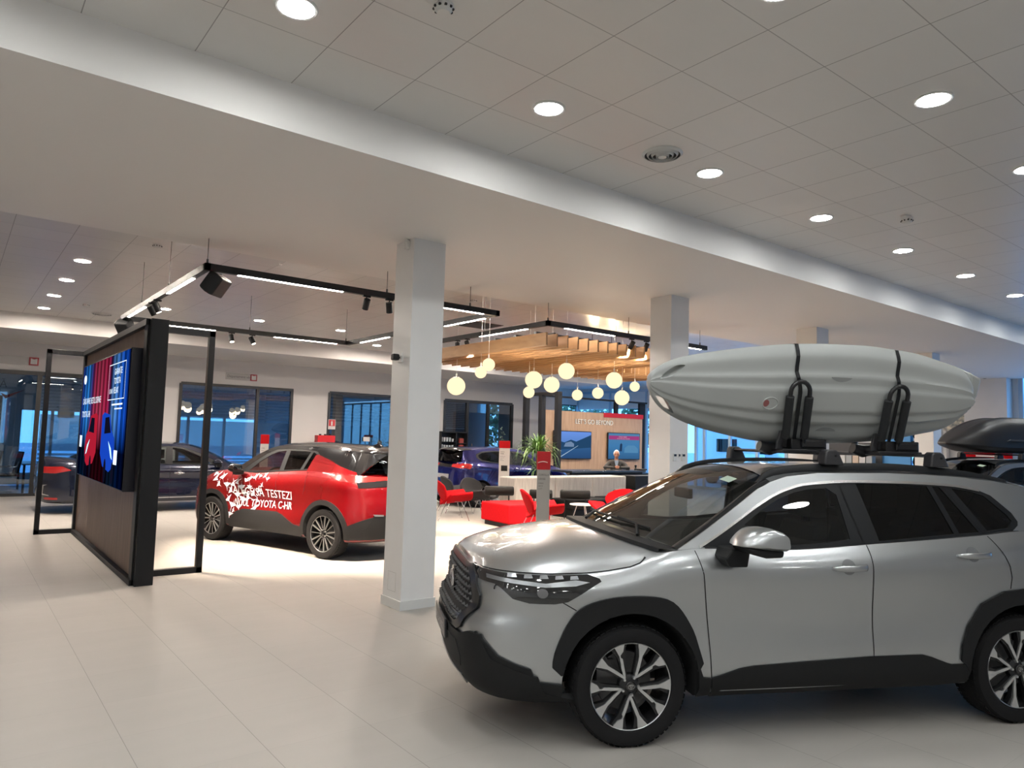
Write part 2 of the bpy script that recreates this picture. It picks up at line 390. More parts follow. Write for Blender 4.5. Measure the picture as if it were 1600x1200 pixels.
class Car:
    def __init__(s, name, label, cat, loc, rz, S):
        s.S = S; s.root = thing(name, label, cat, loc, rz); P = S['paint']; s.paint = P
        xf, xr, hw = -S['fo'], S['wb']+S['ro'], S['hw']; s.xf, s.xr = xf, xr
        pl = S['plan']; s.planc = catmull([(a, b, 0) for a, b in pl], 84)
        zG = hermite(S['belt']); s.zG = zG; fl = S.get('flare', .02)
        L = S['levels']; K = 26; rows = []
        lv = catmull([(a[0], a[1], a[2]) for a in L], K)       # (z fraction, width, front shift)
        lr = catmull([(a[0], a[3], 0) for a in L], K)
        zl = S.get('zlow', .20)
        for k in range(K):
            fz, w, fd = lv[k].x, lv[k].y, lv[k].z; rd = lr[k].y; row = []
            for p in s.planc:
                bx, by = p.x, p.y
                a = sstep(1-(bx-xf)/.95); c = sstep(1-(xr-bx)/.8)
                x = bx+fd*a-rd*c
                z = zl+(zG(x)-zl)*fz
                if fz < .08: z += S.get('bot', lambda x: 0)(x)*(1-fz/.08)
                y = by*w
                for wx in (0, S['wb']):
                    y += fl*math.exp(-((x-wx)/.42)**2)*math.exp(-((z-.55)/.28)**2)*min(1, by/hw)
                y -= S.get('scallop', .02)*math.exp(-((x-S['wb']*.52)/.75)**2)*math.exp(-((z-.66)/.13)**2)
                row.append(Vector((x, y, z)))
            row[0].y = 0; row[-1].y = 0; rows.append(row)
        s.rows = rows; n = len(s.planc)
        vs = []; fs = []; idx = {}
        def V(k, i, sd):
            if i in (0, n-1): sd = 0
            key = (k, i, sd)
            if key not in idx:
                q = rows[k][i]; idx[key] = len(vs); vs.append((q.x, q.y*(sd or 1), q.z))
            return idx[key]
        for k in range(K-1):
            for i in range(n-1):
                for sd in (-1, 1): fs.append([V(k, i, sd), V(k, i+1, sd), V(k+1, i+1, sd), V(k+1, i, sd)])
        top = rows[-1]; M = 14; hc = hermite(S['crown'])
        ti = {}
        for i in range(n):
            for j in range(M+1):
                t = -1+2*j/M; q = top[i]
                if j in (0, M) or i in (0, n-1): ti[i, j] = V(K-1, i, -1 if j < M/2 else 1); continue
                y = q.y*t; z = q.z+max(0, hc(q.x)-q.z)*(1-abs(t)**S.get('cpow', 3)); ti[i, j] = len(vs); vs.append((q.x, y, z))
        for i in range(n-1):
            for j in range(M):
                f = [ti[i, j], ti[i+1, j], ti[i+1, j+1], ti[i, j+1]]; g = []
                for q in f:
                    if q not in g: g.append(q)
                if len(g) > 2: fs.append(g)
        bi = {}
        for i in range(n):
            for j in range(7):
                t = -1+2*j/6
                if j in (0, 6) or i in (0, n-1): bi[i, j] = V(0, i, -1 if j < 3 else 1); continue
                q = rows[0][i]; bi[i, j] = len(vs); vs.append((q.x, q.y*t, q.z))
        for i in range(n-1):
            for j in range(6):
                g = []
                for q in (bi[i, j], bi[i+1, j], bi[i+1, j+1], bi[i, j+1]):
                    if q not in g: g.append(q)
                if len(g) > 2: fs.append(g)
        b = MB(); b.add(vs, [tuple(f) for f in fs]); me_o = b.build('body', [P, WELL, CABIN], s.root, doubles=True)
        me = me_o.data; bm = bmesh.new(); bm.from_mesh(me); s.bvh = BVHTree.FromBMesh(bm); bm.free()
        # wheel openings
        R = S['arch']; cut = MB()
        for wx in (0, S['wb']):
            for sd in (-1, 1):
                cut.lathe([(0, .52*sd), (R, .52*sd), (R, 1.15*sd), (0, 1.15*sd)], 48, o=(wx, 0, S['hub']), ax=(0, 1, 0))
        co = cut.build('cut', WELL, s.root, doubles=True)
        mo = me_o.modifiers.new('b', 'BOOLEAN'); mo.operation = 'DIFFERENCE'; mo.object = co; mo.solver = 'EXACT'
        dg = bpy.context.evaluated_depsgraph_get(); nm = bpy.data.meshes.new_from_object(me_o.evaluated_get(dg))
        me_o.modifiers.clear(); me_o.data = nm; bpy.data.objects.remove(co); nm.name = 'body'
        for p in nm.polygons:
            c = p.center; p.material_index = 0
            for wx in (0, S['wb']):
                d = math.hypot(c.x-wx, c.z-S['hub'])
                if (abs(d-R) < .012 and abs(abs(p.normal.y)) < .35 and abs(c.y) > .5) or (d < R and abs(abs(c.y)-.52) < .01): p.material_index = 1
            if p.normal.z < -.8: p.material_index = 1
            if p.normal.z > .7 and S['cab'][0] < c.x < S['cab'][1] and abs(c.y) < .74: p.material_index = 2
        nm.shade_smooth(); nm.set_sharp_from_angle(angle=radians(S.get('sharp', 32)))
        s.body = me_o
        s.topy = hermite(sorted({round(q.x, 3): q.y for q in top[2:-2]}.items()))
    # ---- surface helpers
    def hit(s, x, y, z, ax, sd):
        if ax == 'y': o, d = Vector((x, sd*2, z)), Vector((0, -sd, 0))
        elif ax == 'x': o, d = Vector((sd*8, y, z)), Vector((-sd, 0, 0))
        else: o, d = Vector((x, y, 3)), Vector((0, 0, -1))
        l, nn, i, _ = s.bvh.ray_cast(o, d)
        if l is None:
            g = Vector((x, sd*.8, z)) if ax == 'y' else Vector((s.xf if sd < 0 else s.xr, y, z)) if ax == 'x' else Vector((x, y, 1))
            l, nn, i, _ = s.bvh.find_nearest(g)
        if nn.dot(d) > 0: nn = -nn
        return l, nn
    def pt(s, u, v, ax, sd, off):
        a = (u, 0, v) if ax == 'y' else (0, u, v) if ax == 'x' else (u, v, 0)
        l, nn = s.hit(*a, ax, sd); return l+nn*off
    def decal(s, name, m, poly, ax='y', sd=-1, off=.004, thick=.01, parent=None, step=.045, holes=(), sides=None, smooth=True, bevel=0):
        out = []
        for q in (sides or (sd,)):
            po = [(u, v) for u, v in poly]
            P, T, B = pmesh(po, holes, step); vs = [s.pt(u, v, ax, q, off) for u, v in P]; k = len(vs); fs = list(T)
            if thick:
                vs += [s.pt(u, v, ax, q, off-thick) for u, v in P]
                fs += [(a, bb, bb+k, a+k) for a, bb in B]
            b = MB(); b.add(vs, fs); out.append(b.build(name, m, parent or s.root, smooth=smooth, angle=40, bevel=bevel))
        return out[0] if len(out) == 1 else out
    def strips(s, name, m, paths, w=.005, ax='y', off=.0015, parent=None, sides=(-1, 1), step=.03):
        for sd in sides:
            for path in paths:
                b = MB(); P = dens(path, step, closed=False)
                L = []
                for i, p in enumerate(P):
                    q0, q1 = P[max(0, i-1)], P[min(len(P)-1, i+1)]; dx, dy = q1[0]-q0[0], q1[1]-q0[1]; h = math.hypot(dx, dy) or 1
                    nx, ny = -dy/h*w/2, dx/h*w/2
                    L.append([s.pt(p[0]+nx, p[1]+ny, ax, sd, off), s.pt(p[0]-nx, p[1]-ny, ax, sd, off)])
                b.grid(L); b.build(name, m, parent or s.root)
    # ---- greenhouse
    def yg(s, x, z):
        S = s.S; yb = s.topy(x)-S.get('gin', .012); d = z-s.zG(x)
        return yb-S['tumble']*d-.10*d*d
    def side(s, x, z, sd, off=0): return Vector((x, sd*(s.yg(x, z)+off), z))
    def gpanel(s, name, m, outer, holes=(), sd=-1, off=0., thick=.012, step=.06, parent=None, smooth=True):
        P, T, B = pmesh(outer, holes, step); vs = [s.side(u, v, sd, off) for u, v in P]; k = len(vs); fs = list(T)
        if thick: vs += [s.side(u, v, sd, off-thick) for u, v in P]; fs += [(a, b_, b_+k, a+k) for a, b_ in B]
        b = MB(); b.add(vs, fs); return b.build(name, m, parent or s.root, smooth=smooth, angle=35)
    def patch(s, name, m, sc, cc, n=20, M=16, p=2., off=0, parent=None, wide=1.0):
        """lofted skin between side curve sc (x,z) carried at the cabin side, and centre curve cc (x,z)"""
        A = catmull([(a, b_, 0) for a, b_ in sc], n); C = catmull([(a, b_, 0) for a, b_ in cc], n); G = []
        for i in range(n):
            ye = s.yg(A[i].x, A[i].y)*wide; row = []
            for j in range(M+1):
                t = -1+2*j/M; e = abs(t)**p
                row.append((C[i].x+(A[i].x-C[i].x)*e, ye*t, C[i].y+(A[i].y-C[i].y)*e+off))
            G.append(row)
        b = MB(); b.grid(G); return b.build(name, m, parent or s.root, smooth=True, angle=60)
    def wheels(s, style='v'):
        S = s.S; w = make_wheel(S['tyre'], S['rim'], S['tw'], style); yc = S['hw']-.02-S['tw']/2
        for i, (x, sd) in enumerate(((0, -1), (S['wb'], -1), (0, 1), (S['wb'], 1))):
            o = w if i == 0 else dup_sub(w, None); o.parent = s.root; o.location = (x, sd*yc, S['tyre']-.004)
            o.rotation_euler = (0, (0, .5, .2, .9)[i] if S.get('spin', 1) else 0, 0)
            if sd > 0: o.rotation_euler = (0, 0, pi)
        return w
    def seat(s, x, y, z=.55, h=.62):
        b = MB(); b.box((x-.5, y-.25, z-.12), (x+.05, y+.25, z+.1)); b.build('seat_cushion', CABIN, s.root, bevel=.05)
        L = []
        for k in range(9):
            t = k/8; w = .25-.05*t*t; L.append([(x+.02+t*.20-(.05 if e else -.06), y+q*w, z+t*h) for e, q in ((1, -1), (1, 1), (0, 1), (0, -1))])
        b = MB(); b.grid(L, cv=True); b.f.append((32, 33, 34, 35)); b.m.append(0); b.build('seat_back', CABIN, s.root, smooth=True, angle=60, bevel=.02)
        b = MB(); b.box((x+.17, y-.14, z+h+.03), (x+.28, y+.14, z+h+.22)); b.box((x+.21, y-.05, z+h-.05), (x+.23, y-.035, z+h+.05)); b.box((x+.21, y+.035, z+h-.05), (x+.23, y+.05, z+h+.05)); b.build('headrest', CABIN, s.root, bevel=.04)
    def steering(s, x, y, z):
        b = MB(); c = Vector((x, y, z)); e = Vector((0, 1, 0)); g = Vector((.35, 0, .94)).normalized()
        b.tube([c+.18*(cos(2*pi*i/24)*e+sin(2*pi*i/24)*g) for i in range(24)], .016, 8, closed=True)
        b.tube([c-e*.17, c+e*.17], .014, 6); b.tube([c, c-g*.17], .014, 6); b.tube([c, c+Vector((-.35, 0, -.15))], .03, 8)
        b.build('steering_wheel', CABIN, s.root, smooth=True)
        b = MB(); b.box((x-.55, -.66, z-.25), (x-.2, .66, z+.02)); b.build('dashboard', CABIN, s.root, bevel=.06)
    def mirror(s, sd, x, y, z, m, sc=1.0, base=CLAD):
        """wing mirror: x,z of its front tip, y of its inner end"""
        pr = [(0, -.012), (.010, .010), (.045, .046), (.085, .068), (.13, .076), (.175, .066), (.20, .045), (.208, .010), (.208, -.030), (.17, -.034), (.10, -.030), (.04, -.022)]
        P = [(q.x, q.y) for q in catmull([(u, v, 0) for u, v in pr], 30, closed=True)]
        b = MB(); G = []
        for w, k, dx in ((0, .78, .015), (.03, .92, .004), (.09, 1.0, .0), (.15, .97, .012), (.19, .84, .034), (.205, .60, .06)):
            G.append([(x+(dx+.104+(u-.104)*k)*sc, y+sd*w*sc, z+(v-.01)*k*sc+.01*sc) for u, v in P])
        b.grid(G, cv=True); n_ = len(P); b.f += [tuple(range(n_)), tuple(range(5*n_, 6*n_))]; b.m += [0, 0]
        o = b.build('mirror_housing', m, s.root, smooth=True, angle=42)
        b = MB(); b.prism([(x+.03*sc, z-.018*sc), (x+.212*sc, z-.028*sc), (x+.205*sc, z-.060*sc), (x+.12*sc, z-.062*sc), (x+.05*sc, z-.045*sc)], lambda u, v, w: (u, w, v), y+sd*.005*sc, y+sd*.185*sc); b.build('mirror_lower_trim', base, o, bevel=.012)
        b = MB(); b.prism([(x+.01*sc, z-.125*sc), (x+.10*sc, z-.125*sc), (x+.115*sc, z-.04*sc), (x+.02*sc, z-.04*sc), (x-.015*sc, z-.085*sc)], lambda u, v, w: (u, w, v), s.S['hw']*sd*.90, y+sd*.05*sc); b.build('mirror_foot', base, o, bevel=.008)
        b = MB(); b.prism([(.02, -.025), (.17, -.025), (.175, .035), (.16, .055), (.03, .05)], lambda u, v, w: (x+.2085*sc+w, y+sd*u*sc, z+v*sc), 0, .003); b.build('mirror_glass', CHROME, o)
        return o
    def handle(s, x0, x1, z, m, sd, parent=None):
        b = MB(); xc = (x0+x1)/2; N = 12; G = []
        for i in range(N+1):
            t = i/N; x = x0+(x1-x0)*t; l, nn = s.hit(x, 0, z, 'y', sd); up = .009+.011*min(1, sin(pi*min(t*1.15, .86))*1.25 if t < .75 else 1.0); out = .010+.030*sin(pi*t)**.5
            row = []
            for j in range(10):
                a = 2*pi*j/10; row.append((x, l.y+sd*(out+cos(a)*.010), z+sin(a)*up+.004*(t-.5)))
            G.append(row)
        b.grid(G, cv=True); b.f += [tuple(range(10)), tuple(range(N*10, N*10+10))]; b.m += [0, 0]
        o = b.build('door_handle', m, parent or s.root, smooth=True, angle=60)
        el = [(xc+.048*cos(2*pi*i/20), z+.003+.046*sin(2*pi*i/20)) for i in range(20)]
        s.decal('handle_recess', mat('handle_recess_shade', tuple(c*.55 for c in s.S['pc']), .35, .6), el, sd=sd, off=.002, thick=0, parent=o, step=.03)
        return o
    def rail(s, pts, yo, r=.018, m=BLACKM, name='roof_rail', z0=None):
        for sd in (-1, 1):
            b = MB(); P = catmull([(p[0], 0, p[1]) for p in pts], 24); G = []
            for q in P:
                y = s.yg(q.x, min(q.z, s.S['ymax']))-yo
                G.append([(q.x, sd*(y+dy), q.z+dz) for dy, dz in ((-.020, -.03), (.022, -.035), (.022, -.008), (.008, .012), (-.012, .012), (-.02, -.005))])
            b.grid(G, cv=True); b.f += [tuple(range(6)), tuple(range(138, 144))]; b.m += [0, 0]; b.build(name, m, s.root, smooth=True, angle=40)
# ---------------------------------------------------------------- room shell
XW, XE, YS, YB = -7.0, 23.0, -7.5, 21.1      # west wall, east glazing, south glazing, back wall
ZC, ZB = 4.078, 3.744
b = MB(); b.box((XW, YS, -.1), (XE, 25, 0)); struct('floor', b, FLOORM)
b = MB(); b.box((XW-.3, YS-.3, ZC), (XE+.3, 26, ZC+.2)); struct('ceiling', b, CEILM)
# deep white beam on columns
b = MB(); b.box((XW, 4.664, ZB), (XE, 8.32, ZC)); struct('trim_1', b, BEAMW)
b = MB(); b.box((XW, 18.21, 3.73), (18.6, YB, ZC)); struct('trim_2', b, WHITE)
SKIRT = mat('column_skirting', (.70, .70, .68), .35)
for cx, nm in ((3.62, 'nearest square white column between the red hatchback and the silver car'), (7.655, 'second square white column, left of the kayak tip'), (11.42, 'third square white column, behind the middle of the kayak'), (15.95, 'farthest square white column, behind the kayak stern')):
    t = thing('column', nm, 'column', (cx+.19, 6.34+.185, 0), group='row of white columns under the beam')
    b = MB(); b.box((-.19, -.185, 0), (.19, .185, ZB)); b.build('column_shaft', WHITE, t)
    b = MB(); b.box((-.205, -.2, 0), (.205, -.185, .09)); b.box((-.205, .185, 0), (.205, .2, .09)); b.box((-.205, -.185, 0), (-.19, .185, .09)); b.box((.19, -.185, 0), (.205, .185, .09)); b.build('skirting', SKIRT, t)
    if cx < 4:
        g = mat('access_panel_line', (.45, .44, .42), .6); b = MB()
        for a, c in (((-.1915, -.07, .16), (-.19, .09, .163)), ((-.1915, -.07, .345), (-.19, .09, .348)), ((-.1915, -.07, .16), (-.19, -.067, .348)), ((-.1915, .087, .16), (-.19, .09, .348))): b.box(a, c)
        b.build('access_panel', g, t)
# walls
OPEN = [(-5.6, 3.05), (4.93, 8.09), (9.25, 12.3), (13.5, 16.46)]
HEAD = 2.99
b = MB(); x = XW
for a, c in OPEN:
    b.box((x, YB, 0), (a, YB+.22, HEAD)); x = c
b.box((x, YB, 0), (18.6, YB+.22, HEAD)); b.box((XW, YB, HEAD), (18.6, YB+.22, ZC)); struct('wall_back', b, GREYW)
b = MB(); b.box((18.4, YB+.22, 0), (18.6, 24.5, ZC)); struct('wall_return', b, GREYW)
b = MB(); b.box((XW-.2, YS, 0), (XW, 25.5, ZC)); struct('wall_left', b, WHITE)
# far wall with high window strip, lit by daylight
b = MB(); b.box((18.6, 24.5, 0), (20.5, 24.7, ZC)); b.box((20.5, 24.5, 3.35), (XE, 24.7, ZC)); b.box((20.5, 24.5, 0), (XE, 24.7, .3)); struct('wall_far', b, WHITE)
FRAMEM = mat('window_frame_black', (.015, .016, .018), .35)
FACG = thin_glass('facade_glass', (.80, .93, .97), .04)
def glazing(name, a, c, z0, z1, n, axis, mt=FRAMEM, gl=FACG, w=.07, tr=(), frame=True):
    """a..c along the axis, at fixed other coordinate"""
    (p0, p1), q = a, c
    fr = MB(); gls = MB()
    def bx(m_, u0, u1, d0, d1, z0_, z1_):
        if axis == 'x': m_.box((u0, q+d0, z0_), (u1, q+d1, z1_))
        else: m_.box((q+d0, u0, z0_), (q+d1, u1, z1_))
    xs = [p0+(p1-p0)*i/n for i in range(n+1)] if isinstance(n, int) else n
    for x_ in xs: bx(fr, x_-w/2, x_+w/2, -.05, .05, z0, z1)
    for z_ in (z0, z1)+tuple(tr): bx(fr, p0, p1, -.045, .045, z_-w/2, z_+w/2)
    o = struct(name, fr, mt)
    bx(gls, p0, p1, -.004, .004, z0, z1); g = gls.build('pane', gl, o); return o
PALEF = mat('facade_frame_pale', (.42, .55, .66), .4)
glazing('window_1', (13.9, 24.5), XE, .05, 3.9, [13.9, 15.05, 16.2, 17.35, 17.75, 20.3, 22.4, 24.5], 'y', PALEF, w=.10)
glazing('window_11', (9.66, 10.55), XE, .05, 3.9, 1, 'y', PALEF, w=.06)
glazing('window_12', (YS, 6.9), XE, .05, 3.9, 10, 'y', PALEF, w=.10)
b = MB()
for y0, y1 in ((6.9, 9.66), (10.55, 13.9)): b.box((XE, y0, 0), (XE+.2, y1, ZC))
b.box((XE-.02, 17.9, 3.15), (XE+.2, 24.5, ZC)); struct('wall_right', b, WHITE)
b = MB(); b.box((22.55, 7.1, 0), (22.98, 8.15, 4.02)); struct('wall_right_panel', b, WHITE)
glazing('window_2', (20.5, XE), 24.6, .3, 3.35, [20.5, 21.8, XE], 'x', w=.09, tr=(3.0,))
b = MB(); b.box((XW, YS-.2, 0), (XE, YS, ZC)); struct('wall_front', b, WHITE)
OFFG = thin_glass('office_glass', (.62, .70, .76), .13, fac=.6)
glazing('window_4', OPEN[0], YB+.02, .02, HEAD, [-5.6, -3.5, -1.2, 1.68, 3.05], 'x', gl=OFFG, w=.10)
glazing('window_5', OPEN[1], YB+.02, .02, HEAD, [4.93, 7.03, 8.05], 'x', gl=OFFG, w=.08)
glazing('window_6', OPEN[2], YB+.02, .02, HEAD, [9.25, 12.3], 'x', gl=OFFG, w=.08)
glazing('window_7', OPEN[3], YB+.02, .02, HEAD, [13.5, 14.45, 15.36, 16.46], 'x', gl=OFFG, w=.10)
b = MB(); b.prism([(-.02, 1.0), (.02, 1.0), (.02, 1.5), (-.02, 1.5)], lambda u, v, w: (14.65+u, YB-.06+w, v), 0, .03)
tag(b.build('door_handle_bar', CHROME), 'upright chrome pull bar on the dark glass door behind the blue car', 'handle')
# frosted film: lower field and thin upper stripes
def film_mat(name, col, al):
    m = bpy.data.materials.new(name); m.use_nodes = True; n, l = m.node_tree.nodes, m.node_tree.links; n.clear()
    o = n.new('ShaderNodeOutputMaterial'); t = n.new('ShaderNodeBsdfTransparent'); d = n.new('ShaderNodeBsdfTranslucent'); d2 = n.new('ShaderNodeBsdfDiffuse'); mx = n.new('ShaderNodeMixShader'); ms = n.new('ShaderNodeMixShader')
    d.inputs[0].default_value = (*col, 1); d2.inputs[0].default_value = (col[0]*.25, col[1]*.25, col[2]*.25, 1); ms.inputs[0].default_value = .35; l.new(d.outputs[0], ms.inputs[1]); l.new(d2.outputs[0], ms.inputs[2])
    mx.inputs[0].default_value = al; l.new(t.outputs[0], mx.inputs[1]); l.new(ms.outputs[0], mx.inputs[2]); l.new(mx.outputs[0], o.inputs[0]); return m
FILM = film_mat('frosted_film', (.92, .95, .98), .55)
def film(x0, x1, z0, z1, lines=None):
    b = MB(); b.box((x0, YB+.035, z0), (x1, YB+.037, z1))
    for a, c, n in (lines or []):
        for k in range(n): z = a+(c-a)*k/n; b.box((x0, YB+.035, z), (x1, YB+.037, z+(c-a)/n*.6))
    return b
film(4.97, 8.03, 1.0, 1.98, [(2.05, 2.9, 10), (.3, .98, 8)]).build('frosted_film', FILM, bpy.data.objects['window_5'])
film(1.75, 3.0, 1.1, 2.0, [(2.08, 2.9, 10), (.3, 1.08, 8)]).build('frosted_film', FILM, bpy.data.objects['window_4'])
film(9.3, 12.25, .1, 1.98, [(2.1, 2.9, 8)]).build('frosted_film', film_mat('frosted_film_dark', (.30, .33, .38), .85), bpy.data.objects['window_6'])
film(13.55, 14.4, .4, 2.0, [(2.05, 2.9, 14)]).build('frosted_film', film_mat('frosted_film_mid', (.5, .55, .62), .5), bpy.data.objects['window_7'])
# offices behind the partition
OFW = mat('office_wall_paint', (.70, .73, .76), .6)
b = MB(); YO = 25.2
for a, c in ((XW, -3.8), (-.9, 1.6), (3.2, 3.9), (8.5, 18.4)): b.box((a, YO, 0), (c, YO+.2, ZC))
for a, c in ((-3.8, -.9), (1.6, 3.2), (3.9, 8.5)): b.box((a, YO, 0), (c, YO+.2, .3)); b.box((a, YO, 2.2), (c, YO+.2, ZC))
for x_ in (3.6, 8.7, 12.9): b.box((x_, YB+.22, 0), (x_+.12, YO, ZC))
struct('wall_office', b, OFW)
glazing('window_8', (-3.8, -.9), YO+.1, .3, 2.2, 2, 'x', mat('office_window_frame', (.5, .55, .6), .4), w=.08)
glazing('window_9', (3.9, 8.5), YO+.1, .3, 2.2, 4, 'x', MATS['office_window_frame'], w=.08)
glazing('window_13', (1.6, 3.2), YO+.1, .3, 2.2, 2, 'x', MATS['office_window_frame'], w=.08)
b = MB(); b.box((-.1, YO-.1, 1.3), (1.15, YO-.06, 2.55)); tag(b.build('roller_blind', mat('blind_grey', (.16, .19, .22), .8)), 'dark grey roller blind on the window of the left office', 'blind')
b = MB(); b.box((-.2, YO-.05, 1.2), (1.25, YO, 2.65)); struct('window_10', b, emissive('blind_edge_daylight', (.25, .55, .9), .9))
# ---------------------------------------------------------------- portals for daylight
def portal(x, y, z, sx_, sy_, rot):
    l = bpy.data.lights.new('daylight_portal', 'AREA'); l.shape = 'RECTANGLE'; l.size = sx_; l.size_y = sy_; l.cycles.is_portal = True
    o = bpy.data.objects.new('daylight_portal', l); COL.objects.link(o); o.location = (x, y, z); o.rotation_euler = rot
portal(XE+.1, 19.2, 2, 3.9, 10.6, (0, pi/2, 0)); portal(XE+.1, -.3, 2, 3.9, 14.4, (0, pi/2, 0))
portal(21.75, 24.8, 2, 2.5, 3.1, (-pi/2, 0, 0))
portal(-2.35, YO+.3, 1.25, 2.9, 1.9, (-pi/2, 0, 0)); portal(6.2, YO+.3, 1.25, 4.6, 1.9, (-pi/2, 0, 0)); portal(2.4, YO+.3, 1.25, 1.6, 1.9, (-pi/2, 0, 0))
# ---------------------------------------------------------------- ceiling fittings
LENSF = emissive('downlight_lens_neutral', (.98, 1.0, .98), LAMP_FRONT)
LENSL = emissive('downlight_lens_warm', (1.0, .87, .75), LAMP_LOUNGE)
RINGM = mat('downlight_ring', (.75, .75, .73), .4)
def downlight_proto(lens):
    t = thing('ceiling_downlight', 'x', 'downlight')
    b = MB(); b.lathe([(.098, -.001), (.118, -.001), (.120, -.006), (.112, -.012), (.100, -.010), (.097, -.001)], 32); b.build('trim_ring', RINGM, t, smooth=True)
    b = MB(); b.lathe([(0, -.006), (.07, -.007), (.098, -.004), (.098, -.001), (0, -.001)], 32); b.build('lens', lens, t, smooth=True)
    return t
pf, pl_ = downlight_proto(LENSF), downlight_proto(LENSL)
FR = {(1, 0): 'large round downlight cut by the top edge over the column', (2, 0): 'round downlight to the left of the round air vent', (3, 0): 'round downlight just right of the round air vent', (4, 0): 'downlight left of the smoke detector in the front ceiling', (5, 0): 'downlight below the smoke detector, over the kayak stern', (6, 0): 'second smallest downlight of the receding front row', (7, 0): 'smallest and farthest downlight of the front row at the right edge', (3, 1): 'large oval downlight high at the right, apart from the row', (4, 1): 'downlight half cut off by the right edge of the picture', (2, 1): 'downlight glow just touching the top edge over the ceiling tiles'}
used = {}
def place_dl(p, key, x, y, label, group):
    if key in used: o = dup(p, (x, y, ZC), label=label, group=group)
    else: o = p; used[key] = 1; o.location = (x, y, ZC); o['label'] = label; o['group'] = group
    return o
for j, y in enumerate((3.79, 1.98, .17, -1.65, -3.5, -5.3)):
    for i in range(-3, 12):
        x = 1.36+1.8535*(i-1)
        if x < XW+.3 or x > 19.5: continue
        if (i+j) % 2 and j > 2: continue
        if (j > 0 and x > 8.5) or (j > 1 and x > 6): continue
        place_dl(pf, 'f', x, y, FR.get((i, j), 'round recessed downlight of the front ceiling outside the picture'), 'downlights of the front ceiling')
RR = {(0, 0): 'brightest and nearest downlight at the far left of the rear ceiling', (0, 1): 'second downlight of the left column in the rear ceiling', (0, 2): 'third downlight of the left column, above the grey office wall', (0, 3): 'lowest downlight of the left column, above the insurance sign', (2, 2): 'downlight in the middle of the black track rectangle', (3, 2): 'downlight above the right part of the rear track bar', (1, 2): 'downlight between the twin spots of the left track bar', (4, 3): 'downlight just above the back wall, left of the column', (1, 3): 'downlight peeking out over the wood display wall'}
for i in range(0, 7):
    for j, y in enumerate((11.76, 13.5, 15.29, 17.1)):
        x = 1.336+1.854*i
        if i >= 1 and j < 2: continue
        if (i, j) in ((2, 3), (3, 3), (5, 2), (6, 2)): continue
        place_dl(pl_, 'l', x, y, RR.get((i, j), 'round recessed downlight of the rear ceiling outside the picture'), 'downlights of the rear ceiling')
for i in range(1, 8):  # unseen row added so the floor bounces more light onto the soffit
    place_dl(pl_, 'l', 1.336+1.854*i, 9.05, 'added unseen downlight close behind the beam, brightening floor and soffit', 'downlights of the rear ceiling')
for i in range(10):  # lamps out of view, added to brighten the lounge and feature wall
    place_dl(pl_, 'l', 10.6+2.3*(i % 5), (12.9, 15.6)[i//5], 'added unseen downlight brightening the reception area', 'downlights of the rear ceiling')
# round vent
def vent(x, y, r, label):
    t = thing('ceiling_vent', label, 'air vent', (x, y, ZC)); b = MB()
    for k in range(4):
        q = r*(1-.22*k); b.lathe([(q, -.002-.004*k), (q*.90, -.020-.006*k), (q*.87, -.018-.006*k), (q*.96, -.002-.004*k)], 40, close=True)
    b.build('louvre_rings', RINGM, t, smooth=True)
    b = MB(); b.lathe([(0, -.001), (r*.97, -.001), (r*.97, 0), (0, 0)], 40); b.build('backing', mat('vent_dark', (.03, .03, .03), .8), t)
    b = MB(); b.lathe([(0, -.035), (r*.2, -.034), (r*.22, -.03), (0, -.028)], 24); b.build('vent_centre', RINGM, t, smooth=True)
vent(4.442, 3.789, .165, 'round ringed air vent in the front ceiling between two downlights')
vent(2.35, 17.0, .20, 'round air vent at the far left of the rear ceiling')
def detector(x, y, label, two=True, z=ZC):
    t = thing('smoke_detector', label, 'smoke detector', (x, y, z)); b = MB()
    b.lathe([(.055, 0), (.055, -.012), (.048, -.03), (.035, -.045), (0, -.048)], 28); b.build('detector_body', RINGM, t, smooth=True)
    b = MB()
    for q in range(10):
        a = 2*pi*q/10; b.box((cos(a)*.052-.006, sin(a)*.052-.006, -.028), (cos(a)*.052+.006, sin(a)*.052+.006, -.018))
    b.build('detector_vents', mat('vent_dark', (.03, .03, .03), .8), t)
    if two:
        b = MB(); b.prism([(-.05, -.03), (.03, -.045), (.05, 0), (.03, .045), (-.05, .03)], lambda u, v, w: (-.105+u, -.03+v, w), -.022, 0); b.build('sounder_box', RINGM, t, bevel=.006)
        b = MB(); b.lathe([(0, -.024), (.008, -.024), (.008, -.02), (0, -.02)], 10, o=(-.08, -.05, 0)); b.build('sensor_dot', mat('vent_dark'), t)
detector(1.976, 3.243, 'white twin smoke detector at the top edge, right of the biggest downlight')
detector(7.586, 3.234, 'small twin smoke detector in the front ceiling, far right')
detector(1.947, 9.99, 'smoke detector on the rear ceiling, above the track corner', False)
detector(6.93, 10.04, 'smoke detector on the rear ceiling, right of the first column', False)
detector(1.92, 15.9, 'small smoke detector over the left office', False)
b = MB(); b.box((8.2, 11.9, ZC-.012), (9.0, 12.6, ZC-.002)); tag(b.build('ceiling_grille', mat('vent_dark'), bevel=.004), 'dark rectangular ceiling grille behind the wood slats', 'air vent')
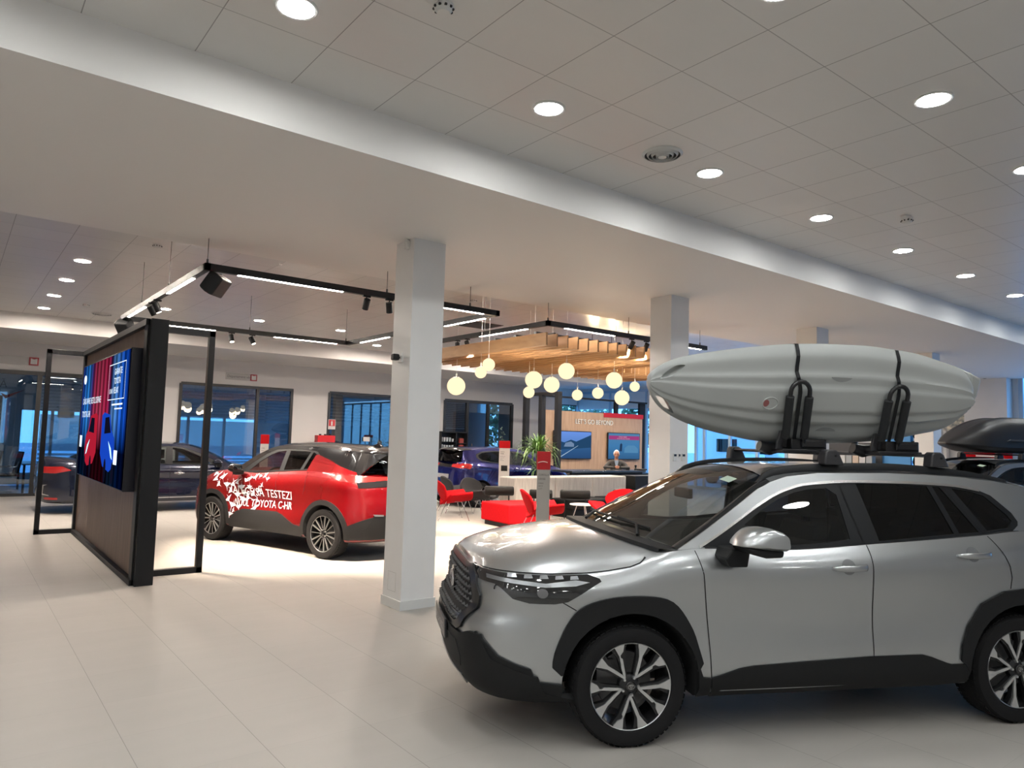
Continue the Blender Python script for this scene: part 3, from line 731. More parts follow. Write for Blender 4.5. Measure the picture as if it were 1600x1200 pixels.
# cctv on the column, sensor on its top, dome on the right panel
t = thing('security_camera', 'small black security camera on the nearest column', 'camera', (3.62, 6.53, 2.52)); b = MB()
b.box((-.012, -.04, -.05), (0, .04, .05)); b.build('mount', RINGM, t)
b = MB(); b.box((-.10, -.035, -.033), (-.03, .035, .033)); b.build('camera_body', BLACKM, t, bevel=.012)
b = MB(); b.tube([(-.03, 0, 0), (-.012, 0, 0)], .01); b.build('arm', BLACKM, t)
t = thing('motion_sensor', 'small white motion sensor at the top of the nearest column', 'sensor', (3.62, 6.45, 3.69)); b = MB()
b.prism([(-.03, -.05), (.03, -.05), (.03, .03), (0, .05), (-.03, .03)], lambda u, v, w: (w, u, v), -.045, 0); b.build('sensor_body', RINGM, t, bevel=.008)
for i, (dx, lb) in enumerate(((.10, 'left wall controller of three on the second column'), (.19, 'middle, smallest wall controller of three on the second column'), (.28, 'right wall controller of three on the second column'))):
    t = thing('wall_controller', lb, 'switch', (7.655+dx, 6.34, 1.55), group='controllers on the second column'); b = MB()
    w = .036 if i != 1 else .022; b.box((-w, -.014, -.07 if i != 1 else -.02), (w, 0, .03)); b.build('plate', RINGM, t, bevel=.003)
    b = MB(); b.box((-w*.7, -.016, -.008), (w*.7, -.014, .022)); b.build('display', BLACKM, t)
# ---------------------------------------------------------------- outside
b = MB(); b.box((-30, -60, -.2), (120, 90, -.12)); o = struct('ground_outside', b, mat('asphalt_pale', (.45, .47, .48), .8)); noise_tint(MATS['asphalt_pale'], (2, 2, 2), (.40, .42, .43), (.5, .52, .53))
# ---------------------------------------------------------------- silver SUV
SILVER = paint('silver_car_paint', (.46, .48, .495), .92, rough=.30)
SCH = Vector((3.5317, 3.6470, 0)); SRZ = radians(-26.283)
SUV = dict(paint=SILVER, pc=(.47, .485, .5), fo=.955, ro=.865, wb=2.635, hw=.905,
  plan=[(-.955, 0), (-.952, .25), (-.935, .42), (-.89, .60), (-.78, .745), (-.62, .825), (-.40, .865), (0, .888), (.6, .898), (1.3, .905), (2.2, .905), (2.635, .90), (3.0, .87), (3.25, .80), (3.42, .66), (3.49, .4), (3.50, 0)],
  belt=[(-.955, .955), (-.6, .956), (-.45, .957), (-.25, .967), (-.1, .985), (.0, 1.01), (.15, 1.062), (.3, 1.09), (.45, 1.10), (1.0, 1.092), (1.6, 1.125), (2.4, 1.178), (2.7, 1.205), (3.2, 1.21), (3.5, 1.16)],
  crown=[(-.955, .955), (-.86, .985), (-.75, 1.03), (-.6, 1.075), (-.4, 1.115), (-.2, 1.142), (0, 1.160), (.12, 1.165), (.3, 1.09), (.5, 1.0), (3.5, 1.0)], cpow=3.2,
  levels=[(0, .93, .10, .16), (.04, .965, .065, .12), (.10, .985, .035, .06), (.28, .992, .005, .0), (.42, .988, -.005, .0), (.56, .985, .0, .02), (.62, .987, .02, .03), (.68, .99, .055, .04), (.83, .998, .062, .08), (.90, .985, .07, .12), (.96, .955, .08, .16), (1, .925, .10, .2)],
  zlow=.24, bot=lambda x: .02, flare=.022, scallop=.010, hub=.345, arch=.405, tyre=.341, rim=.243, tw=.225, tumble=.36, gin=.012, ymax=1.56, cab=(.35, 3.0))
def build_suv(name, label, loc, rz, full=True):
    c = Car(name, label, 'car', loc, rz, SUV); R = c.root
    # ---- lower black cladding
    ao0 = [(-.459, .454), (-.45, .529), (-.387, .676), (-.312, .771), (-.197, .822), (-.034, .844), (.168, .833), (.27, .785), (.359, .657), (.399, .548), (.428, .461), (.41, .43), (.43, .38), (.48, .373)]
    ao = [(-.459, .454)]+[(q.x, q.y) for q in catmull([(a, b_, 0) for a, b_ in ao0[:11]], 34)][1:]+ao0[11:]
    inn = [(SUV['arch']*cos(a), .345+SUV['arch']*sin(a)) for a in [radians(-10+q*10) for q in range(0, 21)]]
    front = ao+[(.48, .28), (.402, .27)]+inn[:-2]+[(-.41, .41)]
    rr = [(2.190, .40), (2.165, .42), (2.172, .509), (2.217, .625), (2.325, .761), (2.495, .834), (2.68, .85), (2.86, .825), (2.98, .76), (3.06, .64), (3.11, .50), (3.13, .40), (3.04, .36)]
    inr = [(2.635+u, v) for u, v in inn]
    c.decal('wheel_arch_trim', CLAD, front, off=.014, thick=.022, sides=(-1, 1), step=.05)
    c.decal('wheel_arch_trim', CLAD, rr+inr[:-1], off=.014, thick=.022, sides=(-1, 1), step=.05)
    sill = [(.485, .373), (.56, .39), (.66, .42), (.75, .432), (1.1, .447), (1.52, .462), (1.893, .462), (1.96, .445), (2.07, .405), (2.10, .397), (2.235, .397), (2.225, .285), (2.0, .265), (1.5, .265), (.49, .262)]
    c.decal('sill_trim', CLAD, sill, off=.010, thick=.02, sides=(-1, 1), step=.06)
    # ---- seams
    c.strips('panel_gap', SEAM, [[(.40, 1.09), (.415, 1.03), (.431, .965), (.446, .82), (.457, .708), (.478, .48), (.492, .29)],
      [(1.55, 1.12), (1.553, .7), (1.551, .28)], [(2.44, 1.175), (2.50, 1.08), (2.55, .99), (2.565, .92), (2.552, .85)],
      [(-.90, .950), (-.69, .953), (-.453, .954), (-.255, .962), (-.13, .975), (.0, .998), (.06, 1.02), (.10, 1.05)], [(-.42, .815), (-.33, .765)]], w=.006)
    c.strips('fuel_flap_gap', SEAM, [[(2.70, 1.02), (2.85, 1.02), (2.86, .9), (2.72, .9), (2.70, 1.02)]], w=.004, sides=(-1,))
    for sd in (-1, 1):
        c.handle(1.265, 1.50, .993, SILVER, sd); c.handle(2.155, 2.40, 1.064, SILVER, sd)
    # ---- front end
    hl = HL_POLY
    for sd in (-1, 1):
        o = c.decal('headlight', LAMPD, hl, sd=sd, off=.004, thick=.012, step=.03)
        c.decal('light_bar', LAMPC, [(-.80, .925), (-.5, .905), (-.33, .925), (-.25, .915), (-.33, .895), (-.5, .885), (-.80, .905)], sd=sd, off=.0055, thick=0, parent=o, step=.03)
        for k in range(5):
            u = -.70+k*.085; c.decal('light_cell', LAMPC, [(u, .925), (u+.05, .928), (u+.045, .945), (u+.005, .942)], sd=sd, off=.0065, thick=0, parent=o, step=.03)
        c.decal('projector_lens', BRAKE, [(-.52+.03*cos(a), .855+.025*sin(a)) for a in [2*pi*q/14 for q in range(14)]], sd=sd, off=.0065, thick=0, parent=o, step=.03)
    def fy(poly): return poly
    gr = [(-.40, .945), (.40, .945), (.52, .90), (.60, .80), (.585, .72), (.50, .60), (.44, .575), (-.44, .575), (-.50, .60), (-.585, .72), (-.60, .80), (-.52, .90)]
    gi = [(-.36, .915), (.36, .915), (.46, .87), (.52, .79), (.505, .72), (.43, .625), (.38, .61), (-.38, .61), (-.43, .625), (-.505, .72), (-.52, .79), (-.46, .87)]
    g = c.decal('grille_surround', mat('grille_frame_black', (.01, .011, .013), .3, spec=.4), gr, ax='x', sd=-1, off=.016, thick=.04, holes=[gi], step=.03)
    c.decal('grille_backing', CABIN, gi, ax='x', sd=-1, off=.002, thick=0, step=.06, parent=g)
    b = MB()
    for iy in range(-9, 10):
        for iz in range(0, 8):
            y = iy*.060+(iz % 2)*.030; z = .630+iz*.038
            if not inpoly(y, z, gi): continue
            p = c.pt(y, z, 'x', -1, .008)
            b.add([p+Vector((0, -.025, 0)), p+Vector((0, 0, -.017)), p+Vector((0, .025, 0)), p+Vector((0, 0, .017)), p+Vector((-.022, 0, .004))], [(0, 1, 4), (1, 2, 4), (2, 3, 4), (3, 0, 4)])
    tag(b.build('grille_mesh', DARKM, g), kind='stuff')
    p = c.pt(0, .79, 'x', -1, .028); b = MB(); b.lathe([(0, 0), (.085, .0), (.088, .02), (0, .02)], 40, o=p, ax=(1, 0, 0)); b.build('badge_disc', GLOSSB, g, smooth=True)
    emblem('badge', g, p+Vector((-.004, 0, 0)), (0, 1, 0), (0, 0, 1), .078)
    bum = [(-.60, .60), (-.50, .565), (.50, .565), (.60, .60), (.68, .60), (.74, .48), (.80, .44), (.84, .40), (.84, .27), (-.84, .27), (-.84, .40), (-.80, .44), (-.74, .48), (-.68, .60)]
    c.decal('lower_bumper', CLAD, bum, ax='x', sd=-1, off=.022, thick=.04, step=.05)
    for sd in (-1, 1):
        c.decal('bumper_corner', CLAD, [(-.86, .61), (-.80, .55), (-.75, .50), (-.66, .465), (-.577, .442), (-.543, .375), (-.40, .36), (-.402, .275), (-.60, .27), (-.87, .27)], sd=sd, off=.016, thick=.03, step=.04)
    c.decal('lower_grille', CABIN, [(-.46, .52), (.46, .52), (.52, .44), (.5, .38), (-.5, .38), (-.52, .44)], ax='x', sd=-1, off=.026, thick=.01, step=.06)
    c.decal('skid_plate', SILVER, [(-.5, .335), (.5, .335), (.44, .275), (-.44, .275)], ax='x', sd=-1, off=.030, thick=.02, step=.06)
    pl = c.decal('number_plate', mat('dark_showroom_plate', (.03, .03, .035), .3), [(-.26, .475), (.26, .475), (.26, .585), (-.26, .585)], ax='x', sd=-1, off=.045, thick=.012, step=.1)
    b = MB(); text_on(b, 'COROLLA CROSS', .055, lambda x, y: c.pt(-x, .515+y, 'x', -1, .048), center=True); b.build('plate_lettering', mat('plate_text', (.6, .6, .6), .5), pl)
    # ---- greenhouse
    top = [(.30, 1.092), (.50, 1.205), (.70, 1.325), (.90, 1.447), (1.0, 1.492), (1.12, 1.528), (1.35, 1.553), (1.85, 1.562), (2.3, 1.55), (2.65, 1.522), (2.88, 1.49), (2.98, 1.462)]
    bot = [(3.18, 1.30), (3.30, 1.19), (2.8, 1.19), (2.4, 1.165), (1.6, 1.11), (1.0, 1.08), (.45, 1.085)]
    hole = [(.44, 1.108), (.60, 1.193), (.731, 1.268), (.87, 1.348), (1.017, 1.42), (1.12, 1.455), (1.211, 1.478), (1.40, 1.497), (1.615, 1.505), (2.0, 1.503), (2.309, 1.490), (2.50, 1.462), (2.58, 1.43), (2.70, 1.32), (2.73, 1.265), (2.72, 1.24), (2.66, 1.203), (2.421, 1.179), (2.0, 1.148), (1.597, 1.122), (1.2, 1.1), (.977, 1.092), (.7, 1.095)]
    panes = {'clear': [[(.72, 1.125), (.76, 1.235), (.90, 1.325), (1.03, 1.39), (1.15, 1.43), (1.25, 1.45), (1.38, 1.46), (1.44, 1.42), (1.46, 1.15), (1.2, 1.122), (.95, 1.112)]],
      'dark': [[(1.60, 1.488), (1.9, 1.488), (2.12, 1.482), (2.215, 1.185), (1.9, 1.16), (1.66, 1.142)], [(2.16, 1.480), (2.215, 1.476), (2.405, 1.196), (2.255, 1.187)], [(2.30, 1.470), (2.44, 1.452), (2.53, 1.425), (2.66, 1.305), (2.685, 1.265), (2.64, 1.224), (2.47, 1.205)]]}
    for sd in (-1, 1):
        c.gpanel('roof_side', SILVER, top+bot, [hole], sd, 0, .03)
        c.gpanel('window_surround', PILB, hole, panes['clear']+panes['dark'], sd, -.002, .02)
        for q in panes['clear']: c.gpanel('front_window', GLASSC, q, (), sd, -.006, 0)
        for k, q in enumerate(panes['dark']): c.gpanel(('rear_window', 'quarter_window', 'quarter_window')[k], GLASSD, q, (), sd, -.006, 0)
        b = MB(); P = catmull([(q[0], 0, q[1]) for q in hole[:12]], 40); b.grid([[c.side(q.x, q.z+dz, sd, dd) for dz, dd in ((.004, .001), (.008, .006), (-.008, .006), (-.010, .0))] for q in P]); b.build('window_chrome_strip', mat('satin_strip', (.62, .61, .60), .25, 1), R, smooth=True)
        b = MB(); P = catmull([(q[0], 0, q[1]) for q in [(3.3, 1.195)]+hole[16:]+[(.47, 1.108)]], 40); b.grid([[c.side(q.x, q.z+dz-.004, sd, dd) for dz, dd in ((.008, .001), (.006, .009), (-.006, .011), (-.010, .002))] for q in P[8:]]); b.build('window_sill_strip', BLACKM, R, smooth=True)
    for sd in (-1, 1):
        b = MB()
        for pth in ([(1.55, 1.12), (1.50, 1.35), (1.475, 1.50)], [(2.43, 1.185), (2.30, 1.38), (2.225, 1.495)]):
            P = dens(pth, .05, False); b.grid([[c.side(u-.003, v, sd, .0025), c.side(u+.003, v, sd, .0025)] for u, v in P])
        b.build('door_frame_gap', SEAM, R)
    asc = [(.30, 1.092), (.50, 1.205), (.70, 1.325), (.90, 1.447), (1.0, 1.492)]
    ws_c = [(.03, 1.165), (.30, 1.30), (.60, 1.435), (.85, 1.53), (1.0, 1.578)]
    GW = thin_glass('windscreen_glass', (.42, .44, .43), .12, fac=1.2)
    c.patch('windscreen', GW, asc, ws_c, 22, 20, 2.4, -.004)
    c.patch('roof', SILVER, top[4:], [(1.0, 1.578), (1.12, 1.588), (1.35, 1.602), (1.85, 1.610), (2.3, 1.598), (2.7, 1.566), (2.98, 1.53), (3.10, 1.50)], 30, 20, 2.6)
    c.patch('rear_window', GLASSD, [(2.96, 1.462), (3.16, 1.31), (3.29, 1.19)], [(3.06, 1.49), (3.30, 1.33), (3.44, 1.2)], 8, 12, 2.4)
    c.patch('rear_spoiler', SILVER, [(2.76, 1.508), (2.96, 1.475), (3.0, 1.445)], [(2.85, 1.553), (3.12, 1.505), (3.17, 1.475)], 6, 12, 2.4, .006, wide=.99)
    # cowl: black scuttle with wipers
    b = MB(); G = []
    for j in range(21):
        t = -1+2*j/20; e = abs(t)**2.4; yb = c.yg(.30, 1.10)*t
        xa = .03+.27*e
        G.append([(xa+.02, yb, 1.168-.073*e), (xa-.11, yb*.99, 1.172-.075*e), (xa-.12, yb*.99, 1.150-.075*e)])
    b.grid(G); b.build('cowl', CLAD, R, smooth=True)
    for y0, y1, xk in ((-.58, .02, 0), (.02, .56, 0)):
        def wp(y, h):
            t = abs(y)/.76; e = t**2.4; return Vector((.03+.27*e+.07, y, 1.165-.073*e+.052+h))
        b = MB(); b.tube([Vector((.03+.27*(abs(y0)/.76)**2.4-.03, y0, 1.165-.073*(abs(y0)/.76)**2.4+.02)), wp(y0+.12, .006), wp((y0+y1)/2, .016)], .010, 6); b.tube([wp(y0+.02+(y1-y0)*k/8, .004) for k in range(9)], .008, 6)
        b.build('wiper', CLAD, R, smooth=True)
    b = MB(); L = [(q[0], q[1]) for q in asc]; P = catmull([(q[0], 0, q[1]) for q in asc], 20)
    for sd in (-1, 1):
        b = MB(); b.grid([[c.side(q.x-.004, q.z+.004, sd, .004), c.side(q.x-.016, q.z+.012, sd, -.018), c.side(q.x-.02, q.z+.012, sd, -.04)] for q in P]); b.build('pillar_moulding', GLOSSB, R, smooth=True)
    b = MB(); b.add([c.side(.93, 1.46, -1, -.085), c.side(1.0, 1.49, -1, -.085), c.side(1.0, 1.49, -1, -.17), c.side(.93, 1.46, -1, -.17)], [(0, 1, 2, 3)])
    # mirrors
    for sd in (-1, 1): c.mirror(sd, .535, sd*.935, 1.168, SILVER, 1.2)
    # roof rails
    c.rail([(.93, 1.475), (1.0, 1.535), (1.12, 1.572), (1.354, 1.598), (1.87, 1.612), (2.3, 1.592), (2.60, 1.558), (2.80, 1.52)], .06)
    # rear lamps
    for sd in (-1, 1): c.decal('tail_light', REDL, [(3.05, 1.10), (3.30, 1.14), (3.44, 1.10), (3.44, .98), (3.2, .96)], sd=sd, off=.006, thick=.01)
    # cabin
    for y in (-.38, .38): c.seat(1.22, y, .62, .60); c.seat(2.10, y, .66, .56)
    c.steering(.78, -.38, 1.02); b = MB(); b.box((.72, -.07, 1.33), (.76, .17, 1.40)); b.build('interior_mirror', CABIN, R, bevel=.01)
    for sd in (-1, 1):   # seat belt guide pillars inside
        b = MB(); b.tube([c.side(1.50, 1.12, sd, -.05), c.side(1.47, 1.48, sd, -.05)], .03, 6); b.build('pillar_lining', CABIN, R)
        b = MB(); b.tube([c.side(2.75, 1.15, sd, -.08), c.side(2.35, 1.5, sd, -.06)], .045, 6); b.build('pillar_lining', CABIN, R)
    b = MB(); b.box((.5, -.70, 1.49), (2.9, .70, 1.5)); 
    st = MB(); q0 = [Vector((.80, -.50, 1.475)), Vector((.86, -.50, 1.50)), Vector((.845, -.40, 1.515)), Vector((.785, -.40, 1.49))]
    st.add(q0, [(0, 1, 2, 3)]); st.build('windscreen_sticker', mat('pale_green_sticker', (.55, .70, .58), .5), R)
    c.wheels('v')
    return c
HL_POLY = [(-.90, .945), (-.69, .944), (-.453, .946), (-.255, .955), (-.19, .935), (-.183, .921), (-.25, .885), (-.379, .812), (-.454, .799), (-.59, .798), (-.677, .816), (-.733, .864), (-.767, .882), (-.90, .892)]
suv = build_suv('silver_suv', 'silver compact SUV in the foreground carrying a white kayak', SCH, SRZ)
# ---------------------------------------------------------------- lighting track
ZT = 3.4
STRIP = emissive('track_light_strip', (1.0, .93, .84), LAMP_STRIP)
def track(name, label, pts, closed, strips, cables):
    t = thing(name, label, 'track light', (pts[0][0], pts[0][1], ZT)); o = t.location.copy()
    n = len(pts); prs = [(pts[i], pts[(i+1) % n]) for i in range(n if closed else n-1)]
    for a, c in prs:
        b = MB(); x0, x1 = sorted((a[0], c[0])); y0, y1 = sorted((a[1], c[1])); w = .03
        b.box((x0-w, y0-w, 0), (x1+w, y1+w, .075)); r = b.build('rail', BLACKM, t, bevel=.002, off=(o.x, o.y, 0))
    for (x0, y0, x1, y1) in strips:
        b = MB(); w = .018; b.box((min(x0, x1)-w, min(y0, y1)-w, -.006), (max(x0, x1)+w, max(y0, y1)+w, .004)); b.build('light_strip', STRIP, t, off=(o.x, o.y, 0))
    for x, y in cables:
        b = MB(); b.tube([(x, y, .075), (x, y, ZC-ZT)], .004, 6); b.tube([(x, y, .07), (x, y, .12)], .012, 8); b.build('suspension_cable', DARKM, t, off=(o.x, o.y, 0))
    return t
track('track_light_frame', 'large rectangular black track light frame over the display wall', [(2.03, 7.9), (5.85, 7.9), (5.85, 12.6), (2.03, 12.6)], True,
      [(2.37, 7.9, 3.55, 7.9), (2.03, 8.45, 2.03, 9.6), (2.03, 10.95, 2.03, 12.1), (2.68, 12.6, 3.41, 12.6), (4.45, 12.6, 5.6, 12.6), (5.85, 11.0, 5.85, 12.05), (4.75, 7.9, 5.6, 7.9), (5.85, 8.2, 5.85, 9.2)],
      [(2.03, 7.9), (2.03, 9.6), (2.03, 11.2), (4.15, 7.9), (4.0, 12.6), (5.8, 12.6), (5.4, 7.9)])
track('track_light_frame', 'black track light angle hung over the wood slat canopy', [(6.87, 12.2), (6.87, 8.0), (10.6, 8.0)], False,
      [(6.87, 8.5, 6.87, 9.7), (7.23, 8.0, 8.25, 8.0), (9.75, 8.0, 10.45, 8.0), (6.87, 11.2, 6.87, 12.1)], [(6.87, 8.0), (6.87, 9.6), (6.87, 11.4), (8.6, 8.0), (9.6, 8.0), (10.45, 8.0)])
b = MB()
for y in (8.45, 8.95, 9.5): b.box((7.0, y-.03, 3.33), (10.0, y+.03, 3.37))
for x in (7.1, 8.5, 9.8):
    b.box((x-.02, 8.1, 3.30), (x+.02, 11.7, 3.33))
def canopy(label, x0, y0, y1, n, frame=None):
    L = (x0, (y0+y1)/2, 3.1); t = thing('wood_slat_canopy', label, 'ceiling canopy', L)
    if frame: frame.build('support_frame', BLACKM, t, off=L)
    b = MB(); b.box((x0, y0, 3.1), (x0+.03, y1, 3.29)); b.build('side_board', WOODS, t, off=L)
    b = MB(); b.box((x0+.205, y0, 3.1), (x0+.23, y1, 3.29)); s0 = b.build('slat', WOODS, t, off=L)
    for k in range(1, n):
        o = s0.copy(); COL.objects.link(o); o.parent = t; o.location = (.213*k, 0, 0)
canopy('hanging canopy of parallel oak slats over the lounge', 6.80, 7.95, 11.75, 15, b)
b = MB()
for y in (10.2, 11.2): b.box((10.4, y-.03, 3.29), (12.4, y+.03, 3.33))
for x in (10.6, 12.2): b.tube([(x, 10.2, 3.33), (x, 10.2, ZC)], .004, 6)
canopy('shorter oak slat canopy at the right with warm spots above it', 10.32, 9.9, 11.6, 9, b)
# spotlights on the tracks
def spot(x, y, label, aim, big=False, r=.04, L=.13, power=0, col=(1, .82, .64)):
    t = thing('track_spotlight', label, 'spotlight', (x, y, ZT), group='track spotlights'); d = Vector(aim).normalized()
    b = MB(); b.box((-.05, -.014, -.02), (.05, .014, 0)); b.tube([(0, 0, -.02), (0, 0, -.07)], .008); b.build('adapter', BLACKM, t)
    c = Vector((0, 0, -.07-(.05 if big else .03))); b = MB()
    if big:
        e = d.cross(Vector((0, 0, 1))).normalized(); g = e.cross(d); hw = .115
        G = []
        for q in (-1, -.6, 0, .6, 1):
            w = hw*(1-.10*q*q); G.append([c+d*(q*.09)+(e*sx_*w)+(g*sy_*w) for sx_, sy_ in ((-1, -1), (1, -1), (1, 1), (-1, 1))])
        b.grid(G, cv=True); b.f += [(0, 1, 2, 3), (16, 17, 18, 19)]; b.m += [0, 0]; b.build('projector_body', BLACKM, t, bevel=.012)
    else:
        b.tube([c-d*L*.45, c+d*L*.55], r, 20); b.build('spot_body', BLACKM, t, smooth=True, angle=40)
        b = MB(); b.tube([c+d*(L*.551), c+d*(L*.556)], r*.82, 20); b.build('spot_lens', emissive('spot_lens', (1, .86, .7), 12 if power else 2.0), t)
    if power:
        l = bpy.data.lights.new('spot_beam', 'SPOT'); l.energy = power; l.color = col; l.spot_size = radians(56); l.spot_blend = .6; l.shadow_soft_size = .04
        q = bpy.data.objects.new('spot_beam', l); COL.objects.link(q); q.parent = t; q.location = c+d*(L*.62); q.rotation_euler = d.to_track_quat('-Z', 'Y').to_euler()
    return t
SP = 360
spot(2.15, 7.98, 'big square projector spot at the near corner of the track rectangle', (.35, -.35, -.35), True)
spot(2.05, 12.45, 'big square projector spot at the far left corner of the track, behind the display wall', (-.3, -.3, -.35), True)
spot(3.88, 7.9, 'left of two spots on the near track bar beside the first column', (.1, .8, -1.2), power=SP*3)
spot(4.19, 7.9, 'right of two spots on the near track bar beside the first column', (.3, .35, -1), power=SP*3)
spot(2.03, 10.5, 'left of the twin spots on the left track bar', (.7, .2, -1.1), power=SP*3)
spot(2.03, 10.2, 'right of the twin spots on the left track bar', (.45, -.1, -1), power=SP*3)
spot(3.7, 12.6, 'left of two lit spots on the far track bar', (.1, -.4, -1), power=SP)
spot(4.05, 12.6, 'right of two lit spots on the far track bar', (.4, -.4, -1), power=SP)
spot(6.87, 10.4, 'left of two spots left of the slat canopy', (-.15, -.3, -1), power=SP*4)
spot(6.87, 10.1, 'right of two spots left of the slat canopy', (.6, .4, -1), power=SP*4)
spot(8.68, 8.0, 'left of two spots on the right track bar beside the second column', (.1, .9, -1), power=SP*4)
spot(9.03, 8.0, 'right of two spots on the right track bar beside the second column', (.35, .8, -1), power=SP*4)
for k, x in enumerate((10.9, 11.5)):
    t = thing('canopy_spotlight', ('left', 'right')[k]+' small warm spot glowing on the second slat canopy', 'spotlight', (x, 11.2, 3.5), group='warm canopy spots')
    b = MB(); b.tube([(0, 0, .02), (0, 0, -.09)], .035, 16); b.tube([(0, 0, .02), (0, 0, ZC-3.5)], .006, 6); b.build('spot_body', BLACKM, t)
    l = bpy.data.lights.new('spot_beam', 'SPOT'); l.energy = 60; l.color = (1, .75, .45); l.spot_size = radians(120); l.spot_blend = .5
    q = bpy.data.objects.new('spot_beam', l); COL.objects.link(q); q.parent = t; q.location = (0, -.05, 0); q.rotation_euler = (radians(100), 0, pi)
# globe pendants
GLOBE = emissive('opal_globe', (1.0, .80, .48), 1.25)
GL = [(7.17, 10.85, 2.64, .33, 'globe pendant farthest left, hanging low against the grey wall'), (6.79, 9.35, 2.9, .205, 'upper globe of the touching pair under the left end of the slats'), (6.81, 9.59, 2.79, .195, 'lower globe of the touching pair under the left end of the slats'),
      (7.95, 9.6, 2.75, .30, 'large globe of the overlapping big and small pair'), (8.28, 10.13, 2.57, .21, 'small globe overlapped by the large one beside it'), (8.53, 9.79, 2.71, .285, 'globe pendant just above the dark frame posts'), (7.92, 8.73, 2.85, .27, 'highest large globe at the centre of the group'),
      (9.59, 10.24, 2.6, .21, 'small low globe left of the wall lettering'), (9.9, 9.99, 2.65, .22, 'small globe straight above the wall lettering'), (9.05, 8.74, 2.78, .285, 'large high globe above the right wall screen'), (9.91, 9.36, 2.54, .28, 'lowest large globe at the right above the red strip'), (10.31, 9.41, 2.78, .19, 'small globe half hidden at the right by the kayak tip column')]
for x, y, z, d, lb in GL:
    t = thing('globe_pendant', lb, 'pendant lamp', (x, y, z), group='warm globe pendants over the lounge'); r = d/2
    b = MB(); b.sphere((0, 0, 0), r, 32, 20); b.build('globe', GLOBE, t, smooth=True, angle=90)
    b = MB(); b.lathe([(0, r*1.03), (r*.32, r*1.0), (r*.36, r*.90), (0, r*.9)], 20); b.tube([(0, 0, r), (0, 0, r+.06)], .012, 8); b.build('cap', RINGM, t, smooth=True)
    b = MB(); b.tube([(0, 0, r+.05), (0, 0, ZC-z)], .0025, 5); b.build('cord', RINGM, t)
    l = bpy.data.lights.new('globe_glow', 'POINT'); l.energy = 14*(d/.3)**2; l.color = (1, .76, .48); l.shadow_soft_size = r*1.02
    q = bpy.data.objects.new('globe_glow', l); COL.objects.link(q); q.parent = t; q.location = (0, 0, -r*1.06)
# ---------------------------------------------------------------- display wall with screen
t = thing('display_wall', 'freestanding wood and black metal display wall carrying the lit poster screen', 'display stand', (1.8, 11.2, 0)); off = (1.8, 11.2, 0)
WOODD = wood_mat('walnut_panel', (.16, .098, .066), (.235, .15, .10), (7, 7, .4))
b = MB()
for k in range(4): b.box((1.72, 9.12+k*1.13, .06), (1.86, 9.12+(k+1)*1.13-.005, 2.88))
b.build('wood_panel', WOODD, t, off=off)
b = MB(); b.box((1.70, 8.76, 0), (1.885, 8.84, 2.95)); b.box((1.68, 8.84, 0), (1.70, 9.0, 2.95)); b.box((1.80, 8.84, 0), (1.885, 9.12, 2.95)); b.build('end_post', BLACKM, t, off=off, bevel=.003)
b = MB(); b.box((1.68, 13.62, 0), (1.885, 13.74, 2.95)); b.build('end_post', BLACKM, t, off=off, bevel=.003)
b = MB(); b.box((1.66, 8.84, 2.88), (1.885, 13.62, 2.95)); b.build('top_rail', BLACKM, t, off=off); b = MB(); b.box((1.66, 8.84, 0), (1.885, 13.62, .06)); b.build('bottom_rail', BLACKM, t, off=off)
b = MB(); y = 9.30
b.box((1.885, y-.04, 2.87), (2.53, y+.04, 2.94)); b.box((1.885, y-.04, 0), (2.53, y+.04, .07)); b.box((2.46, y-.04, 0), (2.53, y+.04, 2.94)); b.build('side_frame', BLACKM, t, off=off, bevel=.003)
b = MB(); y = 13.68
b.box((1.16, y-.04, 2.88), (1.68, y+.04, 2.95)); b.box((1.16, y-.04, 0), (1.68, y+.04, .07)); b.box((1.16, y-.04, 0), (1.23, y+.04, 2.95)); b.build('side_frame', BLACKM, t, off=off, bevel=.003)
